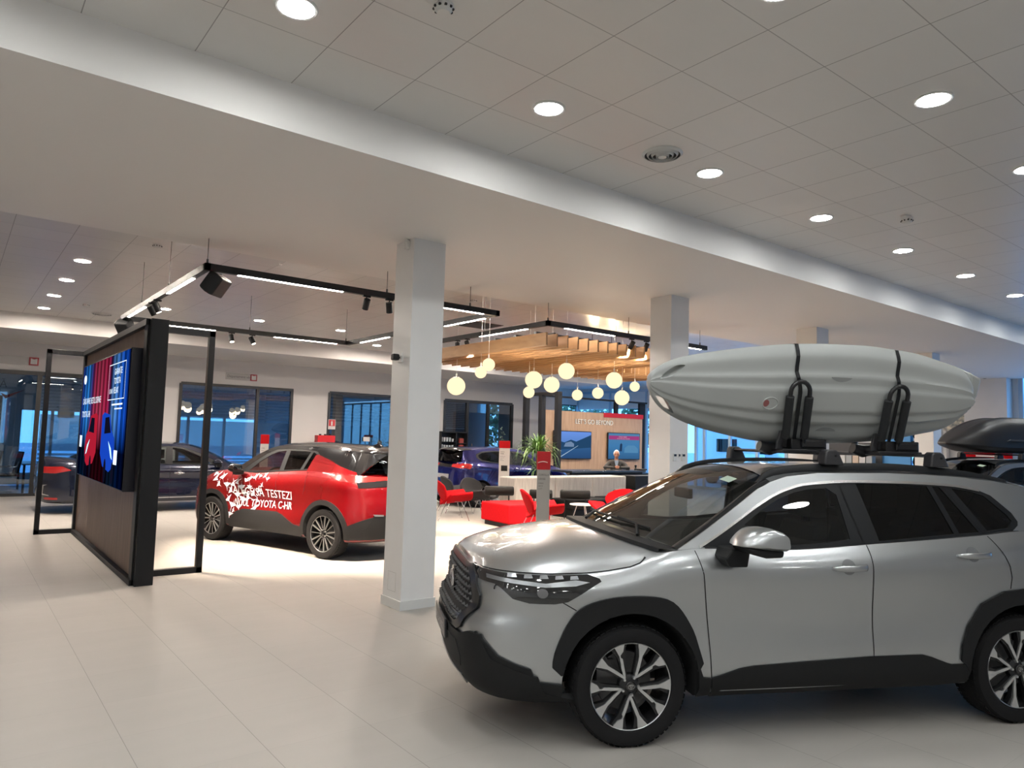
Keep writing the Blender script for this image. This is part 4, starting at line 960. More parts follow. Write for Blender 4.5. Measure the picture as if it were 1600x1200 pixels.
def screen_mat():
    m = bpy.data.materials.new('poster_screen'); m.use_nodes = True; n, l = m.node_tree.nodes, m.node_tree.links; n.clear()
    o = n.new('ShaderNodeOutputMaterial'); e = n.new('ShaderNodeEmission'); t = n.new('ShaderNodeTexCoord'); s = n.new('ShaderNodeSeparateXYZ'); l.new(t.outputs['Object'], s.inputs[0])
    # y runs -1.8 .. 1.8 (far = +), z 0 .. 1.64
    u = mth(n, l, 'DIVIDE', mth(n, l, 'ADD', s.outputs[1], 1.8), 3.6); r = n.new('ShaderNodeValToRGB'); cr = r.color_ramp
    cols = [(0, (.005, .03, .25)), (.10, (.01, .12, .75)), (.24, (.10, .30, .70)), (.32, (.03, .02, .10)), (.38, (.45, .02, .08)), (.55, (.40, .04, .09)), (.68, (.35, .03, .08)), (.75, (.05, .03, .2)), (.84, (.03, .25, .75)), (1, (.01, .03, .30))]
    cr.elements[0].position, cr.elements[0].color = cols[0][0], (*cols[0][1], 1); cr.elements[1].position, cr.elements[1].color = 1, (*cols[-1][1], 1)
    for p, c in cols[1:-1]: q = cr.elements.new(p); q.color = (*c, 1)
    l.new(u, r.inputs[0])
    w = mth(n, l, 'SINE', mth(n, l, 'MULTIPLY', s.outputs[1], 22.0)); w2 = mth(n, l, 'SINE', mth(n, l, 'MULTIPLY', s.outputs[1], 57.0))
    k = mth(n, l, 'ADD', mth(n, l, 'MULTIPLY', w, .45), mth(n, l, 'MULTIPLY', w2, .25)); k = mth(n, l, 'ADD', k, .75); k = mth(n, l, 'MAXIMUM', k, .04)
    f = mth(n, l, 'DIVIDE', mth(n, l, 'SUBTRACT', s.outputs[2], .40), .45); f = mth(n, l, 'MINIMUM', mth(n, l, 'MAXIMUM', f, .03), 1.0)
    g = mth(n, l, 'SUBTRACT', 1.25, mth(n, l, 'MULTIPLY', s.outputs[2], .45)); k = mth(n, l, 'MULTIPLY', mth(n, l, 'MULTIPLY', k, f), g)
    l.new(r.outputs[0], e.inputs[0]); l.new(mth(n, l, 'MULTIPLY', k, 1.0), e.inputs[1]); l.new(e.outputs[0], o.inputs[0]); return m
# the screen: front at x = 1.58
SX, SY0, SY1, SZ0, SZ1 = 1.58, 9.10, 12.72, 1.0, 2.64
sc = thing('advertising_screen', 'large glowing poster screen with red and blue cars on the wood display wall', 'screen', (SX, (SY0+SY1)/2, SZ0))
b = MB(); b.box((0, -1.81, 0), (.14, 1.81, 1.64)); b.build('screen_casing', mat('screen_casing', (.012, .012, .02), .35), sc, bevel=.006)
b = MB(); b.box((-.004, -1.795, .015), (-.001, 1.795, 1.625)); b.build('screen_face', screen_mat(), sc)
def scr(u, v): return Vector((-.0065, 1.8-u, v))         # u from the far (left) edge, v up
SW = emissive('screen_white', (.75, .88, 1.0), 1.3)
def sctext(txt, u, v, size, bold, sx_, nm):
    b = MB(); text_on(b, txt, size, lambda x, y: scr(u+x, v+y), bold, sx_=sx_); b.build(nm, SW, sc)
sctext('CÂND APARE, RESTUL DISPARE', .14, 1.05, .125, False, .92, 'headline'); sctext('TOYOTA C-HR', .14, .86, .125, True, .9, 'headline')
sctext('GARANȚIE', 2.66, 1.37, .11, True, .95, 'warranty_text'); sctext('TOYOTA', 2.66, 1.255, .11, True, .95, 'warranty_text'); sctext('RELAX', 2.66, 1.14, .11, True, .95, 'warranty_text'); sctext('10 ANI', 2.36, 1.14, .09, True, .9, 'warranty_text')
b = MB()
for a, c, d, e_ in ((2.28, 1.50, 3.38, 1.51), (2.28, 1.06, 3.38, 1.07), (2.28, 1.06, 2.29, 1.51), (3.37, 1.06, 3.38, 1.51), (2.6, .99, 3.3, 1.01), (2.8, .94, 3.3, .955)): b.add([scr(a, c), scr(d, c), scr(d, e_), scr(a, e_)], [(0, 1, 2, 3)])
b.build('warranty_frame', SW, sc)
emblem('badge', sc, scr(.24, 1.42), (0, -1, 0), (0, 0, 1), .09, SW)
def poly_scr(nm, pts, m, dx=0): b = MB(); b.add([scr(u, v)+Vector((-dx, 0, 0)) for u, v in pts], [tuple(range(len(pts)))]); return b.build(nm, m, sc)
RDX = emissive('screen_red', (.50, .015, .04), .8); BLX = emissive('screen_blue', (.01, .07, .6), .8); DKX = emissive('screen_dark', (.01, .01, .03), .5); CYX = emissive('screen_cyan', (.45, .8, 1), 1.6)
for nm, u0, sg, m in (('red_car_picture', 1.62, -1, RDX), ('blue_car_picture', 1.98, 1, BLX)):
    q = lambda du, v: (u0+sg*du*.78, .12+v*.86)
    poly_scr(nm, [q(0, .30), q(0, .88), q(.20, .92), q(.75, .88), q(.95, .66), q(1.22, .55), q(1.30, .36), q(1.22, .14), q(.9, .06), q(.3, .12)], m, .001)
    poly_scr(nm+'_glass', [q(.30, .60), q(.32, .84), q(.68, .85), q(.90, .62)], DKX, .002)
    poly_scr(nm+'_lamp', [q(.72, .50), q(1.0, .40), q(1.15, .24), q(1.02, .27), q(.85, .40)], CYX, .002)
    for cx_, w_ in ((.42, .15), (.95, .13)): poly_scr(nm+'_wheel', [(u0+sg*(cx_+w_*.6*cos(2*pi*k/16)), .17+w_*1.05*sin(2*pi*k/16)) for k in range(16)], DKX, .003)
for u, v in ((.10, .42), (2.98, .28)): poly_scr('info_block', [(u, v), (u+.22, v), (u+.22, v+.17), (u, v+.17)], SW, .004)
# ---------------------------------------------------------------- signs on the back wall
SGN = mat('sign_grey', (.42, .42, .42), .4); SRED = mat('sign_red', (.30, .015, .03), .4); STXT = mat('sign_dark_text', (.05, .05, .05), .5)
def wall_sign(x0, x1, z0, z1, txt, label):
    t = thing('wall_sign', label, 'sign', ((x0+x1)/2, YB-.02, z0)); w = x1-x0; h = z1-z0
    b = MB(); b.box((-w/2, 0, 0), (w/2-h*1.05, .015, h)); b.build('name_plate', SGN, t)
    b = MB(); b.box((w/2-h, -.006, 0), (w/2, .015, h)); sq = b.build('red_square', SRED, t)
    b = MB(); cx = w/2-h/2; b.prism([(cx-h*.34, .16*h), (cx, .04*h+.1*h), (cx+h*.34, .16*h), (cx+h*.34, .86*h), (cx, .74*h), (cx-h*.34, .86*h)], lambda u, v, q: (u, q, v), -.009, -.006); b.build('book_symbol', mat('sign_white', (.6, .6, .6), .5), sq)
    b = MB(); text_on(b, txt, h*.5, lambda x, y: (-w/2+h*.2+x, -.001, h*.33+y)); b.build('lettering', STXT, t)
wall_sign(6.10, 6.98, 3.18, 3.37, 'Departament vânzări', 'small grey sign with a red square above the middle glass office')
wall_sign(.30, 1.63, 3.18, 3.38, '   Asigurări', 'Asigurări sign with a red square above the left office door')
t = thing('extinguisher_sign', 'red and white extinguisher sign on the dark glass', 'sign', (9.35, YB-.05, 1.85)); b = MB(); b.box((-.12, 0, 0), (.12, .004, .31)); b.build('board', mat('sign_white_border', (.65, .6, .6), .5), t)
b = MB(); b.box((-.105, -.003, .10), (.105, 0, .295)); q = b.build('red_field', mat('sign_bright_red', (.5, .02, .03), .5), t)
b = MB(); b.box((-.03, -.005, .12), (.02, -.003, .24)); b.box((-.015, -.005, .24), (.005, -.003, .27)); b.box((-.06, -.005, .03), (.06, -.001, .05)); b.build('extinguisher_symbol', mat('sign_white'), t)
b = MB(); b.box((10.45, YB-.03, 1.50), (10.68, YB-.01, 1.64)); tag(b.build('wall_socket', mat('socket_white', (.6, .6, .6), .4), bevel=.005), 'pale wall socket on the dark panel above the red car roof', 'socket')
t = thing('red_stand', 'red box topped stand behind the red car, below the extinguisher sign', 'stand', (8.95, 20.6, 0)); b = MB(); b.box((-.28, -.12, 1.42), (.28, .12, 1.66)); b.build('red_box', mat('bright_red_laminate', (.55, .01, .015), .35), t, bevel=.01)
b = MB(); b.box((-.2, -.08, 0), (.2, .08, 1.42)); b.build('pedestal', SGN, t)
b = MB()
for k in (-.16, 0, .16): b.lathe([(.035, 1.66), (.035, 1.70), (0, 1.70)], 12, o=(k, 0, 0))
b.build('top_buttons', BLACKM, t)
# wall behind the lounge with screens
PX0, PX1, PYF = 15.72, 20.5, 18.3
t = thing('feature_wall', 'oak feature wall with the words LET´S GO BEYOND', 'feature wall', ((PX0+PX1)/2, PYF, 0)); off = ((PX0+PX1)/2, PYF, 0)
b = MB(); b.box((PX0, PYF, .62), (PX1, PYF+.2, 2.72)); b.build('oak_panel', WOODV, t, off=off)
b = MB(); b.box((PX0, PYF+.03, 0), (PX1, PYF+.19, .62)); b.build('plinth', BLACKM, t, off=off)
b = MB(); b.box((18.45, PYF-.03, 2.58), (PX1+.02, PYF+.22, 2.74)); b.build('red_strip', mat('bright_red_laminate'), t, off=off, bevel=.004)
LTR = emissive('channel_letter_face', (1, .93, .82), .85)
b = MB(); text_on(b, 'LET´S GO BEYOND', .235, lambda x, y: (x-.86-.2, -.035, 2.30+y), True, sx_=.93); b.build('lettering', LTR, t)
b = MB(); P, T = text_tris('LET´S GO BEYOND', .235, True)
def edges_extrude(P, T, fn0, fn1, bb):
    cnt = {}
    for f in T:
        for i in range(len(f)): a, c = f[i], f[(i+1) % len(f)]; cnt.setdefault((min(a, c), max(a, c)), []).append((a, c))
    k = len(P); bb.add([fn0(*p) for p in P]+[fn1(*p) for p in P], [(a, c, c+k, a+k) for v in cnt.values() if len(v) == 1 for a, c in v])
edges_extrude(P, T, lambda x, y: (x*.93-1.06, -.0345, 2.30+y), lambda x, y: (x*.93-1.06, -.005, 2.30+y), b); b.build('letter_returns', SGN, t)
b = MB(); b.box((15.3, 17.7, .35), (20.4, 18.28, .60)); tag(b.build('low_sideboard', BLACKM, bevel=.01), 'long low black sideboard under the wall screens', 'sideboard')
def tv(x0, x1, z0, z1, label, art):
    t = thing('wall_screen', label, 'television', ((x0+x1)/2, PYF, z0)); w, h = x1-x0, z1-z0
    b = MB(); b.box((-w/2, -.09, 0), (w/2, -.04, h)); b.build('screen_casing', BLACKM, t, bevel=.005)
    b = MB(); b.box((-.3, -.04, h*.3), (.3, 0, h*.7)); b.build('wall_bracket', BLACKM, t)
    b = MB(); b.add([(-w/2+.025, -.0915, .025), (w/2-.025, -.0915, .025), (w/2-.025, -.0915, h-.025), (-w/2+.025, -.0915, h-.025)], [(0, 1, 2, 3)])
    b.build('screen_picture', art, t); return t, w, h
def grad_emit(name, stops, axis, size, s=1.0):
    m = bpy.data.materials.new(name); m.use_nodes = True; n, l = m.node_tree.nodes, m.node_tree.links; n.clear()
    o = n.new('ShaderNodeOutputMaterial'); e = n.new('ShaderNodeEmission'); t = n.new('ShaderNodeTexCoord'); sp = n.new('ShaderNodeSeparateXYZ'); l.new(t.outputs['Object'], sp.inputs[0])
    r = n.new('ShaderNodeValToRGB'); r.color_ramp.elements[0].position, r.color_ramp.elements[0].color = stops[0][0], (*stops[0][1], 1); r.color_ramp.elements[1].position, r.color_ramp.elements[1].color = stops[-1][0], (*stops[-1][1], 1)
    for p, c in stops[1:-1]: q = r.color_ramp.elements.new(p); q.color = (*c, 1)
    l.new(mth(n, l, 'DIVIDE', sp.outputs[axis], size), r.inputs[0]); l.new(r.outputs[0], e.inputs[0]); e.inputs[1].default_value = s; l.new(e.outputs[0], o.inputs[0]); return m
t1, w, h = tv(16.02, 17.78, 1.08, 2.04, 'left wall screen showing a road and blue mountains', grad_emit('road_picture', [(0, (.02, .06, .16)), (.45, (.03, .10, .24)), (.62, (.10, .22, .55)), (1, (.14, .28, .72))], 2, .96))
def flat(par, nm, pts, m, dy=.093): b = MB(); b.add([(u, -dy, v) for u, v in pts], [tuple(range(len(pts)))]); return b.build(nm, m, par)
flat(t1, 'mountain_shape', [(-.85, .50), (-.65, .62), (-.4, .56), (-.1, .66), (.15, .60), (.5, .72), (.85, .84), (.85, .40), (-.85, .30)], emissive('picture_mountain', (.02, .07, .16), .8))
flat(t1, 'car_shape', [(-.42, .42), (-.35, .55), (-.1, .60), (.05, .52), (.04, .42)], emissive('picture_car', (.25, .38, .6), .6), .094)
flat(t1, 'road_line', [(-.70, .03), (-.62, .03), (.25, .46), (.22, .46)], emissive('picture_line', (.35, .5, .65), .9), .094)
t2, w, h = tv(18.60, 20.28, 1.07, 2.04, 'right wall screen with a pink banner, behind the seated man', grad_emit('blue_scene_picture', [(0, (.03, .10, .22)), (.5, (.05, .18, .38)), (1, (.08, .20, .36))], 2, .97))
flat(t2, 'pink_banner', [(-.80, .72), (.80, .72), (.80, .86), (-.80, .86)], emissive('picture_pink', (.35, .05, .20), .9))
b = MB(); text_on(b, 'CONDU HIBRID', .06, lambda x, y: (x-.3, -.0945, .80+y)); text_on(b, 'FII MAI APROAPE DE NATURĂ', .05, lambda x, y: (x-.38, -.0945, .74+y)); b.build('banner_text', emissive('picture_text', (.7, .5, .6), .8), t2)
flat(t2, 'car_shape', [(.0, .25), (.02, .42), (.2, .52), (.55, .52), (.74, .40), (.74, .25)], emissive('picture_car_blue', (.10, .28, .50), .8), .094)
flat(t2, 'person_shape', [(-.25, .3), (-.22, .55), (-.16, .6), (-.1, .55), (-.12, .3)], emissive('picture_person', (.02, .05, .12), .8), .094)
# frame structure in front of the wall
t = thing('open_frame', 'tall dark open frame with three posts left of the wall screens', 'frame', (14.4, 17.0, 0)); off = (14.4, 17.0, 0)
FRG = mat('frame_anthracite', (.012, .0125, .015), .5, spec=.25)
for y in (16.2, 16.95, 17.72): b = MB(); b.box((14.32, y-.08, 0), (14.48, y+.08, 3.1)); b.build('post', FRG, t, off=off, bevel=.004)
b = MB(); b.box((14.32, 16.12, 3.08), (14.48, 17.8, 3.17)); b.build('top_bar', FRG, t, off=off)
t = thing('open_frame', 'thin dark frame line reaching over the oak wall to the right', 'frame', (19.5, 17.6, 0)); off = (19.5, 17.6, 0)
b = MB(); b.box((15.6, 18.42, 3.17), (20.9, 18.5, 3.23)); b.build('top_bar', FRG, t, off=off)
for x, w_ in ((19.35, .16), (20.75, .30)): b = MB(); b.box((x-w_/2, 18.52, 0), (x+w_/2, 18.62, 3.2)); b.build('post', FRG, t, off=off)
# ---------------------------------------------------------------- lounge
RED = mat('red_felt', (.4, .003, .006), .85, spec=.12); REDV = mat('red_vinyl', (.50, .004, .008), .6, spec=.2)
BLKF = mat('black_fabric', (.009, .009, .010), .85, spec=.2); BLKL = mat('black_leather', (.006, .006, .006), .5, spec=.25)
GRYF = mat('grey_felt', (.035, .035, .038), .85, spec=.2); LGTF = mat('light_woven_fabric', (.55, .52, .48), .85)
noise_tint(LGTF, (60, 60, 3), (.42, .40, .37), (.60, .57, .53), bump=.1)
noise_tint(RED, (30, 30, 30), (.36, .002, .005), (.43, .003, .007))
def shell_chair(m, label, loc, rz, name='lounge_chair'):
    """low chair with a folded-petal back and a winged seat on thin wire legs; front is -y"""
    t = thing(name, label, 'chair', loc, rz, 'lounge chairs')
    G = []
    for i in range(15):        # seat: two raised wings joined by a dip
        u = -1+2*i/14; row = []
        for j in range(9):
            v = -1+2*j/8; wy = .30*(1-.30*abs(u)**2.2)+.02
            row.append((u*.40, v*wy-.06-.05*abs(u), .40+.17*abs(u)**1.8-.03*(1-abs(u))-.04*v*(1-abs(u)*.4)))
        G.append(row)
    def thick(G, nm, th):
        b = MB(); b.grid(G); o = b.build(nm, m, t, smooth=True, angle=70); s_ = o.modifiers.new('solid', 'SOLIDIFY'); s_.thickness = th; s_.offset = 0; v = o.modifiers.new('bev', 'BEVEL'); v.width = th*.3; v.segments = 2
        return o
    thick(G, 'seat', .045)
    G = []
    for i in range(15):        # back: rounded petal, narrow at the bottom, wide at the top
        u = -1+2*i/14; row = []
        for j in range(10):
            v = j/9; w = .16+.26*sin(min(1, v*1.15)*pi/2)-.06*max(0, v-.75)/.25; z = .36+v*(.46-.10*abs(u)**2.2)
            row.append((u*w, .16+.20*v-.10*abs(u)**2*v, z))
        G.append(row)
    thick(G, 'backrest', .04)
    for sx_ in (-1, 1):
        b = MB(); P = [(sx_*.30, -.30, 0), (sx_*.24, -.16, .38), (sx_*.16, -.02, .385)]; b.tube(P, .008, 8); b.tube([(sx_*.30, -.30, 0), (sx_*.30, -.30, .006)], .016, 10); b.build('leg', CHROME, t, smooth=True)
        b = MB(); P = [(sx_*.27, .34, 0), (sx_*.20, .16, .40), (sx_*.16, .02, .385)]; b.tube(P, .008, 8); b.tube([(sx_*.27, .34, 0), (sx_*.27, .34, .006)], .016, 10); b.build('leg', CHROME, t, smooth=True)
    return t
shell_chair(RED, 'red lounge chair at the left with its back to the column, beside the red ottoman', (8.42, 12.75, 0), radians(70))
shell_chair(RED, 'red lounge chair right behind the near info totem', (8.50, 9.98, 0), radians(62))
shell_chair(RED, 'red lounge chair seen over the silver car windscreen, right of the white table', (9.95, 9.5, 0), radians(-80))
shell_chair(GRYF, 'dark grey lounge chair behind the left red chair', (9.35, 13.98, 0), radians(75))
shell_chair(GRYF, 'dark grey lounge chair between the grey one and the sofa roll', (9.36, 13.08, 0), radians(20))
def paper(loc, rz, lb):
    b = MB(); b.box((-.10, -.14, 0), (.10, .14, .006)); o = b.build('leaflet', mat('leaflet_paper', (.55, .6, .66), .5)); o.location = loc; o.rotation_euler = (.2, 0, rz); tag(o, lb, 'leaflet')
paper((8.68, 9.84, .50), .6, 'pale printed leaflet lying on the red chair behind the totem')
t = thing('ottoman', 'red cube ottoman on a black plinth', 'ottoman', (9.05, 11.32, 0)); b = MB(); b.box((-.5, -.5, .09), (.5, .5, .45)); b.build('cushion', RED, t, bevel=.025, seg=3); b = MB(); b.box((-.44, -.44, 0), (.44, .44, .09)); b.build('plinth', BLKL, t)
t.location = (9.02, 11.36, 0); t.rotation_euler = (0, 0, radians(-4))
# divider made of three upholstered backs
SX0 = 9.95
t = thing('sofa_divider', 'long pale woven sofa back dividing the lounge from reception', 'divider', (SX0+1.78, 12.85, 0))
for k in range(3): b = MB(); b.box((-1.78+k*1.187, -.29, .02), (-1.78+(k+1)*1.187-.006, .29, .86)); b.build('back_panel', LGTF, t, bevel=.03, seg=3)
def bench(x, w, lb):
    t = thing('sofa_bench', lb, 'sofa', (x, 12.1, 0), group='black sofa units along the divider')
    b = MB(); b.box((-w/2, -.40, .18), (w/2, .40, .40)); b.build('seat', BLKF, t, bevel=.04, seg=3); b = MB(); b.box((-w/2+.05, -.34, .0), (w/2-.05, .34, .18)); b.build('base', BLKL, t)
    return t
bench(11.55, 1.3, 'black sofa seat behind the white side table'); bench(12.95, 1.3, 'black sofa seat at the right end of the divider')
def roll(x, y, z, L, rz, lb, leg=0):
    t = thing('bolster', lb, 'bolster', (x, y, z), rz, 'black sofa rolls')
    b = MB(); b.lathe([(0, -L/2), (.085, -L/2), (.10, -L/2+.02), (.10, L/2-.02), (.085, L/2), (0, L/2)], 28, ax=(1, 0, 0)); b.build('roll', BLKL, t, smooth=True, angle=50)
    b = MB(); b.lathe([(.085, -L/2-.002), (.06, -L/2-.003), (0, -L/2-.003)], 28, ax=(1, 0, 0)); b.build('end_cap', GRYF, t, smooth=True)
    for sx_ in (-1, 1): b = MB(); b.tube([(sx_*(L/2-.1), 0, -.09), (sx_*(L/2-.1), 0, -z)], .014, 8); b.build('leg', BLACKM, t)
roll(9.35, 12.35, .60, .62, radians(-30), 'black sofa roll standing over the left end of the red ottoman')
roll(11.05, 11.80, .52, .66, radians(-38), 'black sofa roll right of the near totem'); roll(12.45, 11.45, .52, .8, radians(-30), 'black sofa roll behind the right red chair'); roll(10.35, 12.15, .52, .5, radians(-38), 'black sofa roll half hidden behind the middle red chair')
t = thing('side_table', 'small round white side table on thin white legs', 'table', (9.95, 10.42, 0)); WL = mat('white_laminate', (.78, .76, .73), .35)
b = MB(); b.lathe([(0, .45), (.235, .45), (.245, .46), (.24, .472), (0, .472)], 40); b.build('tabletop', WL, t, smooth=True)
for k in range(3): a = 2*pi*k/3+.4; b = MB(); b.tube([(cos(a)*.10, sin(a)*.10, .45), (cos(a)*.24, sin(a)*.24, 0)], .009, 8); b.build('leg', WL, t)
# info totems
TOTB = mat('totem_brushed', (.28, .29, .29), .4, .3); TOTT = mat('totem_text', (.05, .05, .06), .5); TOTD = mat('totem_dark_text', (.2, .03, .04), .5)
def totem(x, y, rz, w, h, rh, body, lb, lines, logo=False, dark=False, red=REDV):
    t = thing('info_totem', lb, 'info totem', (x, y, 0), rz)
    b = MB(); b.box((-w/2, -.02, .02), (w/2, .02, h-rh)); b.build('info_panel', body, t, bevel=.003)
    b = MB(); b.box((-w/2-.004, -.026, h-rh), (w/2+.004, .026, h)); r = b.build('red_header', red, t, bevel=.004)
    b = MB(); b.box((-w*.8, -.16, 0), (w*.8, .16, .02)); b.build('base_plate', TOTB, t, bevel=.004)
    if logo:
        b = MB(); b.tube([(-w*.48+w*.75*k/10, -.029, h-rh*.62+.035*sin(pi*k/10*.55)*1-.03*(k/10)**2) for k in range(11)], .006, 6); b.build('white_swoosh', mat('sign_white'), r)
    b = MB(); z = h-rh-.10
    for i, s_ in enumerate(lines):
        text_on(b, s_[0], s_[1], lambda x_, y_: (-w/2+.02+x_, -.0215, z+y_), s_[2], sx_=.85); z -= s_[1]*1.5
    if lines: b.build('lettering', TOTT, t)
    if dark:
        b = MB(); b.box((-w*.3, -.0225, .95), (w*.3, -.0205, 1.08)); b.build('code_block', BLACKM, t)
    return t
totem(7.84, 9.15, radians(-30), .215, 1.52, .30, TOTB, 'near grey info totem with a dark red head and white swoosh, behind the silver bonnet', [('COROLLA', .045, True), ('CROSS', .045, True), ('HYBRID', .03, False), ('140 CP', .03, False), ('e-CVT', .03, False)], True, red=mat('dark_red_header', (.30, .01, .015), .3))
totem(10.42, 13.6, radians(-30), .25, 1.66, .17, WL, 'white info totem with a bright red head by the blue car', [('TOYOTA', .03, True), ('YARIS', .04, True), ('Hybrid Dynamic', .022, False), ('Consum mixt', .02, False), ('Garantie', .02, False), ('Preț promo', .022, False)], dark=True)
totem(5.18, 14.95, radians(-15), .16, 1.66, .19, WL, 'slim white info totem with a red head behind the red car', [('C-HR', .03, True), ('Hybrid', .02, False)])
# reception desk, man, dark cabinet
t = thing('reception_desk', 'black reception desk behind the pale divider', 'desk', (13.6, 13.75, 0)); b = MB(); b.box((-1.15, -.30, 0), (1.5, -.24, .90)); b.build('front', BLKL, t); b = MB(); b.box((-1.2, -.38, .90), (1.55, .38, .95)); b.build('worktop', mat('black_worktop', (.03, .035, .04), .25), t, bevel=.004)
t = thing('drinks_cabinet', 'low black cabinet at the right end of the divider', 'cabinet', (14.35, 12.72, 0)); b = MB(); b.box((-.62, -.26, 0), (.62, .26, .86)); b.build('carcass', BLKL, t, bevel=.006); b = MB(); b.box((-.1, -.27, .25), (.5, -.26, .62)); b.build('niche', CABIN, t)
b = MB(); b.lathe([(.03, .95), (.045, .97), (.02, 1.0), (.035, 1.08), (0, 1.09)], 14, o=(15.1, 13.7, 0)); tag(b.build('desk_phone', BLACKM, smooth=True), 'small black device standing on the reception desk', 'desk device')
b = MB(); b.box((14.98, 13.40, .95), (15.24, 13.56, .99)); tag(b.build('desk_tray', BLACKM, bevel=.01), 'flat black tray on the reception desk right of the man', 'tray')
SKIN = mat('skin', (.50, .24, .155), .55); HAIRW = mat('white_hair', (.62, .62, .60), .7); SUIT = mat('dark_grey_jacket', (.045, .043, .042), .8); noise_tint(SUIT, (40, 40, 40), (.035, .034, .033), (.06, .057, .054)); SHIRT = mat('blue_grey_shirt', (.22, .28, .36), .7)
def skinmesh(name, V, E, Rr, m, parent, root=0, sub=2):
    me = bpy.data.meshes.new(name); me.from_pydata(V, E, []); o = bpy.data.objects.new(name, me); COL.objects.link(o); o.parent = parent; me.materials.append(m)
    o.modifiers.new('skin', 'SKIN'); 
    if not me.skin_vertices: me.attributes
    bpy.context.view_layer.objects.active = o
    for i, v in enumerate(me.skin_vertices[0].data): r = Rr[i]; v.radius = (r, r) if not isinstance(r, tuple) else r; v.use_root = (i == root)
    s_ = o.modifiers.new('sub', 'SUBSURF'); s_.levels = sub; s_.render_levels = sub
    dg = bpy.context.evaluated_depsgraph_get(); nm = bpy.data.meshes.new_from_object(o.evaluated_get(dg)); o.modifiers.clear(); o.data = nm; nm.shade_smooth(); return o
def man(loc, rz):
    """seated man leaning on the desk with folded hands; faces -y"""
    t = thing('person', 'seated man with white hair and dark jacket leaning on the reception desk', 'person', loc, rz)
    # body in jacket
    V = [(0, .05, .62), (0, .03, .80), (0, -.02, .98), (0, -.05, 1.12), (0, -.06, 1.20)]; E_ = [(0, 1), (1, 2), (2, 3), (3, 4)]; R_ = [(.17, .13), (.17, .12), (.18, .13), (.15, .11), (.065, .065)]
    for s_ in (-1, 1):
        k = len(V); V += [(s_*.13, -.05, 1.13), (s_*.215, -.05, 1.09), (s_*.31, -.16, .98), (s_*.33, -.27, 1.005), (s_*.13, -.40, 1.005), (s_*.075, -.42, 1.005)]
        E_ += [(3, k), (k, k+1), (k+1, k+2), (k+2, k+3), (k+3, k+4), (k+4, k+5)]; R_ += [.085, .075, .056, .048, .042, .036]
    for s_ in (-1, 1):
        k = len(V); V += [(s_*.09, .0, .56), (s_*.12, -.40, .55), (s_*.12, -.42, .10), (s_*.12, -.50, .05)]; E_ += [(0, k), (k, k+1), (k+1, k+2), (k+2, k+3)]; R_ += [.10, .07, .05, .045]
    body = skinmesh('body', V, E_, R_, SUIT, t)
    b = MB(); G = []   # head
    for i in range(19):
        th = pi*i/18; row = []
        for j in range(28):
            a = 2*pi*j/28; x = .076*sin(th)*cos(a); y = .095*sin(th)*sin(a); z = .118*cos(th)
            if z < 0: x *= 1-.30*(-z/.118); y = y*(1-.15*(-z/.118))
            if y < -.05 and abs(x) < .018 and -.045 < z < .012: y -= .020*(1-abs(x)/.018)*(.012-z)/.05
            if y < -.06 and -.075 < z < -.055 and abs(x) < .03: y -= .004
            if y < -.05 and .0 < z < .022 and .012 < abs(x) < .045: y += .008
            row.append((x, y-.10, z+1.36))
        G.append(row)
    b.grid(G, cv=True); head = b.build('head', SKIN, t, smooth=True, angle=90)
    b = MB(); b.tube([(0, -.05, 1.16), (0, -.075, 1.22), (0, -.085, 1.29)], [.06, .055, .05], 14); b.build('neck', SKIN, t, smooth=True)
    b = MB(); G = []
    for i in range(10):
        th = pi*.60*i/9; row = []
        for j in range(28):
            a = 2*pi*j/28; f = 1 if sin(a) > -.3 else max(0, 1-(-.3-sin(a))*1.6); q = th*(.42+.58*f)
            r_ = 1.10; row.append((.078*r_*sin(q)*cos(a), .097*r_*sin(q)*sin(a)-.095, .118*1.09*cos(q)+1.362))
        G.append(row)
    b.grid(G, cv=True); b.build('hair', HAIRW, t, smooth=True, angle=90)
    for s_ in (-1, 1):
        b = MB(); b.sphere((s_*.076, -.09, 1.355), .02, 10, 8, (.4, .8, 1.4)); b.build('ear', SKIN, head, smooth=True)
        b = MB(); b.sphere((s_*.030, -.180, 1.372), .011, 10, 8); b.build('eye', mat('eye_dark', (.05, .04, .04), .3), head, smooth=True)
    b = MB()
    for s_ in (-1, 1): b.tube([(s_*.033+.025*cos(2*pi*k/16), -.196, 1.370+.018*sin(2*pi*k/16)) for k in range(16)], .0022, 5, closed=True); b.tube([(s_*.058, -.19, 1.374), (s_*.078, -.09, 1.368)], .002, 5)
    b.tube([(-.009, -.197, 1.374), (.009, -.197, 1.374)], .002, 5); b.build('glasses', BLACKM, t)
    b = MB(); b.tube([(-.022, -.188, 1.298), (0, -.193, 1.296), (.022, -.188, 1.298)], .004, 6); b.build('mouth', mat('lip', (.35, .12, .10), .5), head)
    b = MB(); b.add([(-.055, -.155, 1.20), (.055, -.155, 1.20), (.02, -.185, 1.0), (-.02, -.185, 1.0)], [(0, 1, 2, 3)]); b.add([(-.06, -.12, 1.225), (-.005, -.17, 1.17), (-.05, -.162, 1.14)], [(0, 1, 2)]); b.add([(.06, -.12, 1.225), (.005, -.17, 1.17), (.05, -.162, 1.14)], [(0, 1, 2)]); b.build('shirt', SHIRT, t)
